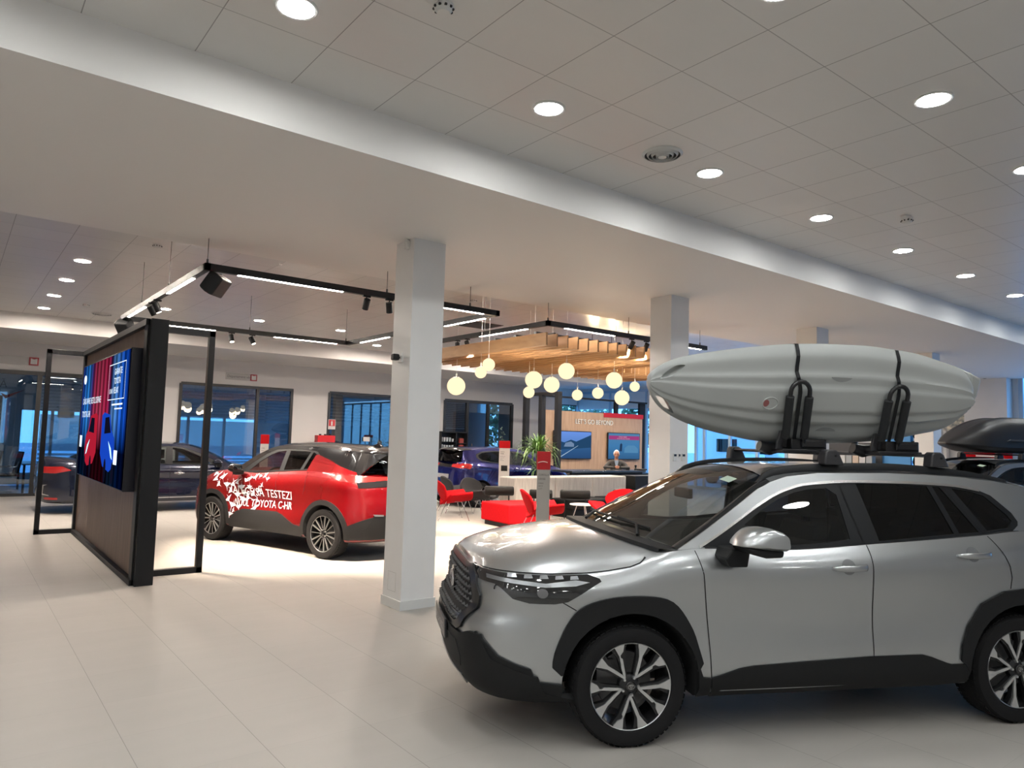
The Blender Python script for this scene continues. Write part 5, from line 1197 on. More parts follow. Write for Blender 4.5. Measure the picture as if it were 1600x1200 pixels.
    for s_ in (-1, 1):     # folded hands with five fingers each
        base = Vector((s_*.065, -.425, 1.01)); V = [base, base+Vector((-s_*.045, -.012, .004))]; E_ = [(0, 1)]; R_ = [.024, (.030, .020)]
        for q in range(4):
            L = (.034, .040, .038, .030)[q]; k = len(V); oz = .024-.016*q; p0 = V[1]+Vector((-s_*.012, -.006, oz)); p1 = p0+Vector((-s_*L, -.014, .004)); p2 = p1+Vector((-s_*L*.55, .012, -.008))
            V += [p0, p1, p2]; E_ += [(1, k), (k, k+1), (k+1, k+2)]; R_ += [.0095, .0085, .0075]
        k = len(V); p0 = V[0]+Vector((-s_*.012, -.006, .026)); p1 = p0+Vector((-s_*.034, -.006, .018)); p2 = p1+Vector((-s_*.022, -.004, .002)); V += [p0, p1, p2]; E_ += [(0, k), (k, k+1), (k+1, k+2)]; R_ += [.011, .010, .008]
        skinmesh('hand', [tuple(v) for v in V], E_, R_, SKIN, t, 0, 1)
    return t
man((14.80, 14.16, 0), radians(-42))
t = thing('stool', 'black stool under the seated man', 'stool', (14.80, 14.16, 0)); b = MB(); b.lathe([(0, .46), (.17, .46), (.18, .44), (.16, .41), (0, .41)], 24); b.build('seat', BLKL, t, smooth=True); b = MB(); b.tube([(0, 0, .41), (0, 0, .02)], .03, 12); b.lathe([(0, .03), (.2, .02), (.2, 0), (0, 0)], 24); b.build('pedestal', BLACKM, t)
# ---------------------------------------------------------------- plants
LEAFM = mat('dracaena_leaf', (.06, .14, .03), .45); noise_tint(LEAFM, (3, 3, 3), (.06, .17, .03), (.20, .34, .08))
LEAFD = mat('dark_leaf', (.02, .05, .02), .5); POTM = mat('pot_dark', (.03, .03, .03), .5); SOIL = mat('soil', (.03, .02, .015), .9)
def blades(n, L, w, c, up=.6, seedv=1, lo=.1, hi=1.3):
    rnd = random.Random(seedv); b = MB()
    for i in range(n):
        a = rnd.uniform(0, 2*pi); e0 = rnd.uniform(lo, hi); l = L*rnd.uniform(.7, 1.1); P = []
        for k in range(7):
            s_ = k/6; ang = e0+s_*s_*rnd.uniform(.5, 1.1)*(.5+.5*e0); rr = l*s_*sin(min(ang, 1.9)); z = l*s_*cos(min(ang, 2.2)); ww = w*(1-s_)**.6*(.5+min(1, s_*4)*.5); 
            P.append([(c[0]+rr*cos(a)-ww*sin(a), c[1]+rr*sin(a)+ww*cos(a), c[2]+z), (c[0]+rr*cos(a), c[1]+rr*sin(a), c[2]+z-.25*ww), (c[0]+rr*cos(a)+ww*sin(a), c[1]+rr*sin(a)-ww*cos(a), c[2]+z)])
        b.grid(P)
    return b
t = thing('potted_dracaena', 'tall potted dracaena with spiky green leaves beside the dark open frame', 'plant', (11.50, 13.66, 0))
b = MB(); b.lathe([(0, 0), (.18, 0), (.22, .5), (.20, .5), (.19, .45), (0, .45)], 28); b.build('pot', POTM, t, smooth=True)
b = MB(); b.tube([(0, 0, .4), (.02, 0, .8), (-.01, .02, 1.25), (0, 0, 1.5)], [.03, .028, .024, .02], 10); b.tube([(.05, .03, .4), (.10, .05, .95)], .02, 8); b.build('trunk', mat('cane_bark', (.20, .15, .10), .8), t, smooth=True)
blades(130, .66, .030, (0, 0, 1.36), seedv=3).build('leaves', LEAFM, t, smooth=True, angle=80); blades(60, .50, .026, (.10, .05, .95), seedv=5).build('leaves', LEAFM, t, smooth=True, angle=80)
t = thing('potted_plant', 'dark small leaved potted bush in front of the black doors', 'plant', (13.2, 17.15, 0)); b = MB(); b.lathe([(0, 0), (.2, 0), (.24, .45), (0, .45)], 24); b.build('pot', POTM, t, smooth=True)
b = MB(); rnd = random.Random(9); lf = MB()
for i in range(12):
    a = rnd.uniform(0, 6.3); L = rnd.uniform(.9, 1.6); tip = Vector((cos(a)*rnd.uniform(.2, .65), sin(a)*rnd.uniform(.2, .65), .45+L)); b.tube([(0, 0, .4), tip*.5+Vector((0, 0, .25)), tip], [.008, .005, .002], 5)
    for k in range(34):
        s_ = rnd.uniform(.25, 1); p = tip*s_+Vector((0, 0, .45*(1-s_)))+Vector((rnd.gauss(0, .06), rnd.gauss(0, .06), rnd.gauss(0, .06))); d = Vector((rnd.gauss(0, 1), rnd.gauss(0, 1), rnd.gauss(0, .5))).normalized()*.035; e = d.orthogonal().normalized()*.014
        lf.add([p-d, p+e, p+d, p-e], [(0, 1, 2, 3)])
b.build('stems', POTM, t); tag(lf.build('leaves', LEAFD, t), kind='stuff')
t = thing('potted_palm', 'green palm leaf tips entering at the left edge near the floor', 'plant', (-.32, 6.6, 0)); b = MB(); b.lathe([(0, 0), (.2, 0), (.25, .4), (0, .4)], 28); b.build('pot', POTM, t, smooth=True)
blades(90, .80, .016, (0, 0, .38), seedv=11, lo=.15, hi=1.0).build('leaves', LEAFM, t, smooth=True, angle=80)
t = thing('office_plant', 'leafy plant on the sill of the left office', 'plant', (-.35, 24.4, 0)); b = MB(); b.box((-.25, -.2, 0), (.25, .2, .9)); b.build('planter', POTM, t); blades(50, .6, .03, (0, 0, .9), seedv=13, lo=.1, hi=1.3).build('leaves', LEAFM, t, smooth=True, angle=80)
# office furniture behind the glass
def office_chair(x, y, rz, lb):
    t = thing('office_chair', lb, 'chair', (x, y, 0), rz, 'black cantilever chairs in the left office')
    b = MB(); b.box((-.23, -.25, .44), (.23, .23, .50)); b.build('seat', BLKL, t, bevel=.02)
    b = MB(); G = [[(-.22, .22+.10*q/5, .5+q*.11), (.22, .22+.10*q/5, .5+q*.11), (.22, .26+.10*q/5, .5+q*.11), (-.22, .26+.10*q/5, .5+q*.11)] for q in range(6)]; b.grid(G, cv=True); b.f += [(0, 1, 2, 3), (20, 21, 22, 23)]; b.m += [0, 0]; b.build('backrest', BLKL, t, bevel=.015)
    for s_ in (-1, 1): b = MB(); b.tube([(s_*.25, .24, .8), (s_*.25, .20, .68), (s_*.25, -.22, .66), (s_*.25, -.24, .03), (s_*.25, .25, .02)], .013, 8); b.build('side_frame', CHROME, t, smooth=True)
office_chair(.75, 22.55, radians(-80), 'left of two black office chairs seen through the left glass'); office_chair(1.15, 21.95, radians(-80), 'right of two black office chairs seen through the left glass')
t = thing('office_desk', 'dark desk beside the chairs in the left office', 'desk', (2.0, 22.6, 0)); b = MB(); b.box((-.5, -.9, .72), (.5, .9, .75)); b.build('desktop', mat('desk_top', (.2, .2, .2), .4), t)
for x in (-.45, .45):
    for y in (-.85, .85): b = MB(); b.box((x-.025, y-.025, 0), (x+.025, y+.025, .72)); b.build('leg', BLACKM, t)
b = MB(); b.box((2.35, 23.5, 1.95), (2.75, 23.52, 2.25)); tag(b.build('pinned_notes', mat('beige_paper', (.45, .38, .30), .7)), 'two beige sheets hanging in the left office', 'paper')
t = thing('glass_slogan', 'faint lettering and red check mark on the far side of the left glass', 'lettering', (.9, YB+.06, 2.5)); b = MB(); text_on(b, 'RECOMANDĂ', .22, lambda x, y: (-1.25+x, 0, .12+y)); b.build('lettering', mat('grey_slogan', (.10, .11, .13), .6), t); b = MB(); text_on(b, 'PRIETENILOR', .2, lambda x, y: (-1.25+x, 0, -.12+y)); b.build('lettering', mat('grey_slogan'), t)
b = MB(); b.prism([(.02, -.02), (.12, -.16), (.50, .08), (.13, -.07)], lambda u, v, w: (u, w, v), 0, .003); b.build('check_mark', mat('slogan_red', (.35, .01, .02), .5), t)
# brochure rack by the black doors
t = thing('display_rack', 'dark rack filled with white cups and boxes behind the blue car', 'shelf', (13.5, 20.55, 0)); b = MB()
b.box((-.55, -.15, 0), (-.51, .15, 1.9)); b.box((.5, -.15, 0), (.54, .15, 1.9)); b.box((-.55, .13, 0), (.54, .15, 1.9)); b.box((-.55, -.15, 1.86), (.54, .15, 1.9)); b.box((.05, -.15, 0), (.08, .15, 1.9))
for z in (.5, .9, 1.1, 1.32, 1.54): b.box((-.51, -.14, z), (.05, .13, z+.02))
b.build('frame', BLACKM, t); SGB = mat('shelf_goods', (.5, .55, .6), .4)
rnd = random.Random(4); gl = []
for z in (.92, 1.12, 1.34, 1.56):
    for k in range(5):
        b = MB(); hh = rnd.uniform(.09, .15); b.lathe([(0, 0), (.03, 0), (.036, hh), (.03, hh), (.028, .01), (0, .01)], 12); o = b.build('cup', SGB, smooth=True); o.location = (13.5-.46+.108*k, 20.5, z+.0005)
        tag(o, 'small pale cup on the dark rack behind the blue car', 'cup', 'cups on the dark rack')
for z in (1.30, 1.52):
    b = MB(); b.box((-.08, -.04, 0), (.08, .04, .16)); o = b.build('red_box', mat('dull_red', (.25, .04, .03), .5)); o.location = (13.82, 20.5, z); tag(o, ('lower', 'upper')[z > 1.4]+' dull red box on the right side of the dark rack', 'box')
    b = MB(); b.box((13.6, 20.42, z-.02), (14.0, 20.66, z)); b.build('shelf_board', BLACKM, t, off=(13.5, 20.55, 0))
# ---------------------------------------------------------------- the other cars
def greenhouse(c, top, bot, hole, clear, dark, ia, ws_c, roof_c, rg_s, rg_c, frame_m, roof_m, ws_p=2.4):
    for sd in (-1, 1):
        c.gpanel('roof_side', frame_m, top+bot, [hole], sd, 0, .03)
        c.gpanel('window_surround', PILB, hole, clear+dark, sd, -.002, .02)
        for q in clear: c.gpanel('side_window', GLASSC, q, (), sd, -.006, 0)
        for q in dark: c.gpanel('side_window', GLASSD, q, (), sd, -.006, 0)
    c.patch('windscreen', thin_glass('windscreen_glass', (.42, .44, .43), .12, fac=1.2), top[:ia+1], ws_c, 16, 16, ws_p, -.004)
    c.patch('roof', roof_m, top[ia:], roof_c, 24, 16, 2.6)
    c.patch('rear_window', GLASSD, rg_s, rg_c, 8, 12, 2.2)
REDP = paint('red_car_paint', (.19, .002, .005), .35, rough=.25); BLKR = paint('black_roof_paint', (.006, .006, .007), .0, rough=.15)
NAVY = paint('navy_car_paint', (.006, .010, .03), .3, rough=.2); BLUEP = paint('blue_car_paint', (.005, .006, .10), .45, rough=.25)
CHR = dict(paint=REDP, pc=(.42, .01, .015), fo=.92, ro=.79, wb=2.58, hw=.915,
  plan=[(-.92, 0), (-.91, .25), (-.87, .48), (-.78, .66), (-.62, .78), (-.42, .85), (0, .885), (.6, .885), (1.3, .885), (2.0, .895), (2.58, .91), (2.9, .88), (3.12, .80), (3.26, .62), (3.34, .35), (3.37, 0)],
  belt=[(-.92, .80), (-.7, .86), (-.45, .93), (-.2, 1.02), (0, 1.075), (.2, 1.10), (.5, 1.09), (.85, 1.09), (1.5, 1.135), (2.2, 1.18), (2.7, 1.18), (3.37, 1.12)],
  crown=[(-.92, .80), (-.7, .93), (-.4, 1.03), (0, 1.12), (.2, 1.14), (.4, 1.09), (.6, 1.0), (3.37, 1.0)],
  levels=[(0, .93, .10, .10), (.06, .97, .06, .05), (.28, .985, .0, .0), (.42, .98, .0, -.01), (.58, .97, .0, .0), (.72, .975, .02, .03), (.83, .985, .04, .05), (.92, .95, .07, .09), (1, .90, .10, .13)],
  zlow=.22, bot=lambda x: .03, flare=.035, scallop=.045, hub=.35, arch=.385, tyre=.345, rim=.245, tw=.225, tumble=.42, gin=.012, ymax=1.5, cab=(.4, 2.6), sharp=30)
ch = Car('red_hatchback', 'red crossover with black roof, white bird pattern and test drive lettering', 'car', (4.19, 12.20, 0), radians(-72.05), CHR)
ctop = [(.35, 1.10), (.58, 1.24), (.82, 1.38), (1.04, 1.475), (1.25, 1.515), (1.6, 1.53), (2.0, 1.525), (2.5, 1.505), (2.95, 1.47), (3.18, 1.44)]
cbot = [(3.05, 1.16), (2.7, 1.165), (2.2, 1.165), (1.5, 1.12), (.85, 1.075), (.5, 1.075)]
chole = [(.56, 1.108), (.80, 1.27), (1.0, 1.385), (1.20, 1.455), (1.5, 1.475), (2.0, 1.472), (2.16, 1.46), (2.32, 1.36), (2.20, 1.20), (1.5, 1.148), (.85, 1.10)]
greenhouse(ch, ctop, cbot, chole, [[(.74, 1.12), (.92, 1.27), (1.1, 1.37), (1.25, 1.425), (1.44, 1.445), (1.46, 1.16), (1.1, 1.13)]], [[(1.54, 1.45), (1.9, 1.45), (2.02, 1.44), (1.93, 1.19), (1.56, 1.165)], [(2.08, 1.44), (2.14, 1.43), (2.25, 1.35), (2.16, 1.215), (2.0, 1.195)]], 3,
  [(.10, 1.14), (.40, 1.30), (.70, 1.44), (1.0, 1.54)], [(1.0, 1.54), (1.25, 1.57), (1.6, 1.585), (2.0, 1.58), (2.5, 1.56), (3.0, 1.525), (3.26, 1.49)], [(3.10, 1.44), (3.17, 1.30), (3.20, 1.16)], [(3.16, 1.49), (3.28, 1.32), (3.36, 1.19)], BLKR, BLKR)
for sd in (-1, 1):
    ch.gpanel('rear_pillar_panel', REDP, [(2.10, 1.17), (2.17, 1.40), (2.21, 1.415), (2.45, 1.36), (2.75, 1.27), (3.0, 1.20), (3.02, 1.16), (2.6, 1.16)], (), sd, .012, .03)
    ch.mirror(sd, .60, sd*.92, 1.16, GLOSSB, .85)
    ch.decal('tail_light_end', REDL, [(2.62, 1.135), (2.8, 1.15), (3.1, 1.15), (3.1, 1.06), (2.85, 1.07)], sd=sd, off=.006, thick=.01)
ch.patch('rear_spoiler', BLKR, [(2.95, 1.475), (3.18, 1.44), (3.27, 1.41)], [(3.1, 1.525), (3.34, 1.48), (3.40, 1.45)], 6, 12, 2.4, .008)
ch.decal('tail_light_bar', REDL, [(-.74, 1.06), (-.4, 1.085), (.4, 1.085), (.74, 1.06), (.74, 1.13), (-.74, 1.13)], ax='x', sd=1, off=.012, thick=.02, step=.08)
ch.decal('tail_black_band', GLOSSB, [(-.76, .99), (-.3, 1.01), (.3, 1.01), (.76, .99), (.76, 1.06), (.4, 1.085), (-.4, 1.085), (-.76, 1.06)], ax='x', sd=1, off=.010, thick=.015, step=.08)
ch.decal('rear_bumper_black', CLAD, [(-.82, .30), (.82, .30), (.82, .42), (.70, .45), (.60, .62), (-.60, .62), (-.70, .45), (-.82, .42)], ax='x', sd=1, off=.014, thick=.02, step=.08)
for sd in (-1, 1): ch.decal('fog_chrome', RIMS, [(sd*.48, .63), (sd*.62, .64), (sd*.60, .615), (sd*.48, .61)][::sd], ax='x', sd=1, off=.022, thick=.01, step=.08)
b = MB(); text_on(b, 'TOYOTA', .055, lambda x, y: ch.pt(x, .92+y, 'x', 1, .006), True, center=True); b.build('rear_lettering', CHROME, ch.root)
ca = [(.385*cos(a), .35+.385*sin(a)) for a in [radians(-8+q*9.8) for q in range(21)]]; co_ = [(.46*cos(a), .35+.455*sin(a)) for a in [radians(188-q*9.8) for q in range(21)]]
for wx in (0, 2.58): ch.decal('wheel_arch_trim', CLAD, [(wx+u, v) for u, v in ca+co_], off=.012, thick=.02, sides=(-1, 1), step=.05)
ch.decal('sill_trim', CLAD, [(.44, .26), (.44, .36), (.62, .50), (.78, .545), (1.55, .56), (1.68, .53), (1.95, .42), (2.12, .40), (2.14, .26)], off=.010, thick=.02, sides=(-1, 1), step=.06)
ch.decal('rear_corner_trim', CLAD, [(2.98, .30), (2.98, .46), (3.3, .62), (3.36, .30)], off=.013, thick=.02, sides=(-1, 1), step=.06)
ch.decal('headlight', LAMPD, [(-.85, .78), (-.5, .84), (-.42, .86), (-.55, .76), (-.8, .72)], off=.005, thick=.01, sides=(-1, 1), step=.05)
ch.strips('panel_gap', SEAM, [[(.40, 1.085), (.47, .9), (.50, .45)], [(1.50, 1.13), (1.53, .8), (1.52, .30)], [(2.15, 1.165), (2.18, 1.0), (2.12, .85)]], w=.006)
b = MB(); b.prism([(2.55, 1.535), (2.78, 1.535), (2.78, 1.56), (2.72, 1.60)], lambda u, v, w: (u, w, v), -.02, .02); b.build('roof_antenna', GLOSSB, ch.root, bevel=.006)
for y in (-.38, .38): ch.seat(1.25, y, .58, .58)
ch.steering(.85, -.38, 1.0)
ch.wheels('m')
TXW = mat('white_vinyl', (.80, .80, .82), .4)
for nm, sz, bold, x0, x1, z0, z1, txt in (('lettering', .165, False, .50, 1.87, .765, .755, 'ALEGE SĂ TESTEZI'), ('lettering', .155, False, .55, .88, .585, .585, 'NOUL'), ('lettering', .155, True, .925, 1.88, .59, .615, 'TOYOTA C-HR')):
    b = MB(); P, T = text_tris(txt, sz, bold, res=2); W_ = max(p[0] for p in P)
    b.add([ch.pt(x0+x/W_*(x1-x0), z0+(z1-z0)*x/W_+y, 'y', -1, .006) for x, y in P], T); b.build(nm, TXW, ch.root)
rnd = random.Random(21); BIRD = mat('bird_vinyl_pale', (.55, .66, .74), .4); BIRDG = mat('bird_vinyl_grey', (.25, .27, .30), .4); birds = MB(); grey = MB()
def bird(x, z, s_, a):
    ca_, sa = cos(a), sin(a)
    def T(u, v): return ch.pt(x+(u*ca_-v*sa)*s_, z+(u*sa+v*ca_)*s_, 'y', -1, .0045)
    for tri, g in (([(-1.1, -.05), (-.2, .45), (.15, -.4)], 0), ([(-.2, .45), (1.1, .9), (.15, -.4)], 0), ([(.25, -.3), (.6, -1.1), (-.25, .1)], 0), ([(-.1, .4), (-.35, 1.2), (.45, .35)], 1)):
        (grey if g else birds).add([T(*p) for p in tri], [(0, 1, 2)])
for x, z, s_ in [(-.05, 1.02, .10), (.08, .97, .12), (-.25, .92, .12), (.22, .99, .09), (.35, .88, .10), (.15, .88, .08), (.45, .80, .09), (.52, .90, .10), (.62, .93, .08), (.70, .86, .10), (.80, .97, .07), (.88, 1.0, .07), (1.0, 1.03, .07), (1.1, 1.05, .05), (1.22, 1.06, .06), (1.3, 1.02, .05), (.60, .74, .10), (.72, .68, .11), (.85, .72, .10), (.98, .78, .09), (1.12, .84, .07), (.40, .66, .09), (.50, .58, .10), (.66, .56, .08), (1.02, .56, .09), (.46, .44, .09), (.55, .50, .05), (-.4, .86, .09), (.9, .88, .07), (1.2, .92, .05), (.76, .78, .07), (1.05, .68, .06)]:
    bird(x, z, s_*.80, rnd.uniform(-.7, .9))
birds.build('bird_pattern', BIRD, ch.root); grey.build('bird_pattern_shade', BIRDG, ch.root)
# ---- navy sedan
SED = dict(paint=NAVY, pc=(.01, .015, .04), fo=1.0, ro=1.06, wb=2.825, hw=.92,
  plan=[(-1.0, 0), (-.98, .3), (-.92, .55), (-.78, .74), (-.55, .84), (0, .90), (1.0, .92), (2.0, .92), (2.82, .91), (3.3, .87), (3.6, .79), (3.8, .60), (3.87, .3), (3.885, 0)],
  belt=[(-1.0, .66), (-.7, .74), (-.3, .84), (0, .90), (.4, .95), (1.0, .95), (2.0, .965), (2.9, 1.0), (3.3, 1.01), (3.885, .98)],
  crown=[(-1.0, .66), (-.6, .83), (-.2, .94), (.2, 1.0), (.35, .98), (.6, .9), (2.9, .9), (3.1, 1.04), (3.4, 1.09), (3.75, 1.11), (3.885, 1.04)],
  levels=[(0, .93, .12, .14), (.1, .985, .04, .06), (.3, .99, .0, .02), (.5, .985, .0, .0), (.7, .985, .02, .0), (.85, .99, .04, .02), (.93, .965, .06, .04), (1, .92, .10, .06)],
  zlow=.19, bot=lambda x: .02, flare=.02, scallop=.02, hub=.335, arch=.375, tyre=.335, rim=.24, tw=.225, tumble=.42, gin=.012, ymax=1.4, cab=(.5, 2.9))
sd_ = Car('navy_sedan', 'dark navy saloon car parked behind the display wall', 'car', (5.3, 17.3, 0), pi, SED)
greenhouse(sd_, [(.30, .95), (.60, 1.13), (.90, 1.29), (1.15, 1.37), (1.5, 1.405), (2.0, 1.40), (2.4, 1.36), (2.8, 1.25), (3.2, 1.08), (3.3, 1.02)], [(3.2, .99), (2.5, .965), (1.5, .94), (.6, .93)],
  [(.50, .975), (.80, 1.14), (1.05, 1.26), (1.25, 1.33), (1.55, 1.36), (2.0, 1.352), (2.35, 1.31), (2.65, 1.22), (2.85, 1.11), (2.86, 1.03), (2.0, .99), (1.0, .965)],
  [[(.72, .99), (.9, 1.12), (1.1, 1.22), (1.3, 1.30), (1.5, 1.325), (1.52, .99), (1.1, .985)], [(1.62, 1.33), (2.0, 1.32), (2.32, 1.28), (2.36, 1.03), (1.66, 1.0)]], [[(2.42, 1.26), (2.62, 1.19), (2.78, 1.10), (2.78, 1.05), (2.44, 1.03)]], 3,
  [(.12, .99), (.5, 1.2), (.9, 1.37), (1.1, 1.415)], [(1.1, 1.415), (1.5, 1.445), (2.0, 1.44), (2.45, 1.395)], [(2.5, 1.34), (2.8, 1.25), (3.2, 1.08), (3.28, 1.03)], [(2.45, 1.395), (2.8, 1.27), (3.1, 1.10), (3.15, 1.07)], NAVY, NAVY)
for s_ in (-1, 1):
    sd_.mirror(s_, .55, s_*.93, 1.03, NAVY, .9)
    sd_.decal('tail_light', REDL, [(3.35, .86), (3.5, .93), (3.84, .92), (3.84, .80), (3.6, .80)], sd=s_, off=.006, thick=.01); sd_.decal('chrome_corner', CHROME, [(3.72, .58), (3.80, .57), (3.80, .38), (3.68, .36), (3.69, .38), (3.775, .40), (3.775, .55)], sd=s_, off=.006, thick=.005, step=.03)
    sd_.decal('lower_reflector', REDL, [(3.55, .33), (3.75, .33), (3.75, .29), (3.55, .29)], sd=s_, off=.006, thick=.005, step=.03)
    sd_.handle(1.28, 1.50, .80, CHROME, s_); sd_.handle(2.2, 2.42, .82, CHROME, s_)
sd_.decal('tail_light', REDL, [(-.75, .80), (-.45, .82), (-.45, .90), (-.75, .92)], ax='x', sd=1, off=.006); sd_.decal('tail_light', REDL, [(.75, .80), (.45, .82), (.45, .90), (.75, .92)], ax='x', sd=1, off=.006)
sd_.strips('panel_gap', SEAM, [[(.45, .94), (.52, .7), (.50, .30)], [(1.57, .95), (1.58, .6), (1.56, .26)], [(2.42, .96), (2.55, .8), (2.50, .62)]], w=.006)
sd_.strips('sill_strip', CHROME, [[(.5, .30), (2.4, .29)]], w=.02)
for y in (-.38, .38): sd_.seat(1.45, y, .5, .56); sd_.seat(2.35, y, .52, .5)
sd_.wheels('m')
# ---- blue hatchback
YAR = dict(paint=BLUEP, pc=(.012, .015, .17), fo=.80, ro=.58, wb=2.56, hw=.87,
  plan=[(-.80, 0), (-.78, .3), (-.70, .52), (-.55, .68), (-.35, .78), (0, .84), (.8, .85), (1.6, .86), (2.56, .87), (2.85, .84), (3.02, .74), (3.11, .5), (3.14, 0)],
  belt=[(-.80, .72), (-.5, .82), (-.2, .93), (.1, 1.0), (.5, 1.0), (1.4, 1.02), (2.0, 1.06), (2.5, 1.10), (2.8, 1.12), (3.14, 1.08)],
  crown=[(-.80, .72), (-.5, .92), (-.1, 1.03), (.2, 1.07), (.4, 1.0), (.6, .9), (3.14, .95)],
  levels=[(0, .93, .10, .10), (.1, .985, .03, .02), (.3, .99, .0, .0), (.5, .98, .0, .0), (.7, .975, .02, .02), (.85, .985, .04, .05), (.93, .95, .07, .09), (1, .90, .10, .13)],
  zlow=.2, bot=lambda x: .02, flare=.04, scallop=.03, hub=.325, arch=.36, tyre=.32, rim=.22, tw=.205, tumble=.36, gin=.012, ymax=1.4, cab=(.5, 2.5))
ya = Car('blue_hatchback', 'dark blue small hatchback parked behind the red lounge chair', 'car', (12.99, 15.4, 0), pi, YAR)
greenhouse(ya, [(.30, 1.0), (.55, 1.17), (.80, 1.31), (1.0, 1.39), (1.3, 1.44), (1.8, 1.455), (2.3, 1.44), (2.7, 1.41), (2.9, 1.38)], [(2.95, 1.09), (2.5, 1.085), (2.0, 1.045), (1.4, 1.005), (.6, .99)],
  [(.50, 1.02), (.75, 1.18), (1.0, 1.31), (1.25, 1.38), (1.6, 1.40), (2.1, 1.395), (2.45, 1.37), (2.62, 1.30), (2.62, 1.22), (2.50, 1.14), (2.0, 1.08), (1.2, 1.03)],
  [[(.68, 1.05), (.85, 1.17), (1.05, 1.28), (1.25, 1.345), (1.46, 1.36), (1.48, 1.065), (1.1, 1.045)]], [[(1.58, 1.375), (2.05, 1.37), (2.42, 1.34), (2.56, 1.28), (2.55, 1.22), (2.45, 1.165), (2.0, 1.105), (1.60, 1.08)]], 3,
  [(.08, 1.06), (.4, 1.25), (.75, 1.39), (1.0, 1.46)], [(1.0, 1.46), (1.4, 1.495), (1.8, 1.50), (2.3, 1.49), (2.7, 1.465), (3.0, 1.43)], [(2.86, 1.37), (2.95, 1.22), (2.98, 1.08)], [(2.95, 1.43), (3.06, 1.26), (3.11, 1.12)], BLUEP, BLUEP)
ya.patch('rear_spoiler', BLKR, [(2.68, 1.415), (2.9, 1.38), (2.98, 1.36)], [(2.85, 1.465), (3.08, 1.425), (3.14, 1.40)], 6, 12, 2.4, .008)
for s_ in (-1, 1):
    ya.mirror(s_, .60, s_*.88, 1.07, BLUEP, .85); ya.decal('tail_light', REDL, [(2.78, 1.06), (3.0, 1.08), (3.04, .98), (2.86, .94)], sd=s_, off=.006, thick=.01); ya.handle(1.3, 1.5, .93, BLUEP, s_)
ya.decal('tail_light', REDL, [(.30, .98), (.72, .95), (.74, 1.06), (.30, 1.05)], ax='x', sd=1, off=.006); ya.decal('tail_light', REDL, [(-.30, .98), (-.72, .95), (-.74, 1.06), (-.30, 1.05)], ax='x', sd=1, off=.006)
ya.decal('rear_band', GLOSSB, [(-.30, .97), (.30, .97), (.30, 1.06), (-.30, 1.06)], ax='x', sd=1, off=.007)
ya.decal('number_plate', mat('plate_grey', (.3, .3, .32), .4), [(-.26, .70), (.26, .70), (.26, .80), (-.26, .80)], ax='x', sd=1, off=.01)
ya.strips('panel_gap', SEAM, [[(.45, 1.0), (.5, .7), (.5, .30)], [(1.53, 1.02), (1.55, .7), (1.53, .28)]], w=.006)
for y in (-.36, .36): ya.seat(1.3, y, .5, .56)
ya.wheels('m')
# ---- second silver SUV with roof box, a copy of the first
suv2 = dup(suv.root, (12.8, 5.35, 0), SRZ, label='second silver SUV at the right edge, carrying a black roof box')
# ---------------------------------------------------------------- roof bars, kayak, cradles, straps
def car_tf(base, rz): return Matrix.Translation(base) @ Matrix.Rotation(rz, 4, 'Z')
BARM = mat('roof_bar_black', (.012, .012, .014), .35); FOOTM = mat('bar_foot_plastic', (.03, .03, .034), .45)
def carthing(name, label, cat, base, local, group=None):
    w = car_tf(base, SRZ) @ Vector(local); return thing(name, label, cat, w, SRZ, group), local
def crossbar(base, x, lb, z=1.607):
    t, off = carthing('roof_crossbar', lb, 'roof bar', base, (x, 0, z), 'roof bars')
    b = MB(); pr = [(-.035, 0), (-.02, .012), (.02, .013), (.035, .002), (.02, -.010), (-.02, -.010)]
    b.prism(pr, lambda u, v, w: (x+u, w, z+.072+v), -.60, .60); b.build('bar', BARM, t, off=off, smooth=True, angle=40)
    for sd in (-1, 1):
        b = MB(); b.prism([(-.060, 0), (.085, 0), (.045, .085), (.02, .10), (-.03, .10), (-.05, .085)], lambda u, v, w: (x+u, w, z+v), sd*.575, sd*.655); f = b.build('foot', FOOTM, t, off=off, bevel=.010)
        b = MB(); b.lathe([(0, 0), (.008, 0), (.008, .006), (0, .006)], 12, o=(x+.02, sd*.655, z+.06), ax=(0, sd, 0)); b.build('lock', BLACKM, f, off=off)
crossbar(SCH, 1.455, 'front roof bar under the kayak'); crossbar(SCH, 2.255, 'rear roof bar under the kayak')
K_TOP = [(0.257, 2.114), (0.259, 2.145), (0.276, 2.176), (0.331, 2.225), (0.455, 2.276), (0.7, 2.326), (0.951, 2.364), (1.192, 2.392), (1.478, 2.407), (1.755, 2.41), (1.948, 2.399), (2.147, 2.382), (2.358, 2.343), (2.558, 2.295), (2.635, 2.256), (2.690, 2.20), (2.715, 2.10)]
K_BOT = [(0.257, 2.114), (0.262, 2.076), (0.292, 2.023), (0.374, 1.947), (0.51, 1.879), (0.663, 1.83), (0.929, 1.776), (1.121, 1.748), (1.387, 1.738), (1.654, 1.743), (1.884, 1.756), (2.173, 1.785), (2.40, 1.83), (2.58, 1.875), (2.65, 1.93), (2.70, 2.00), (2.715, 2.10)]
PLX = mat('kayak_white_plastic', (.43, .45, .445), .36)
KN = Vector((0, -.907, -.421)); 
def kp(s, z, h): return Vector((s, -.28-(z-1.75)/.69*.32, z))+KN*h
ft, fb = hermite([(a, b_) for a, b_ in K_TOP[:1]+K_TOP[1:]]), hermite(K_BOT)
kt, koff = carthing('kayak', 'long white plastic kayak strapped on its side on the silver SUV roof', 'kayak', SCH, (1.5, -.45, 1.74))
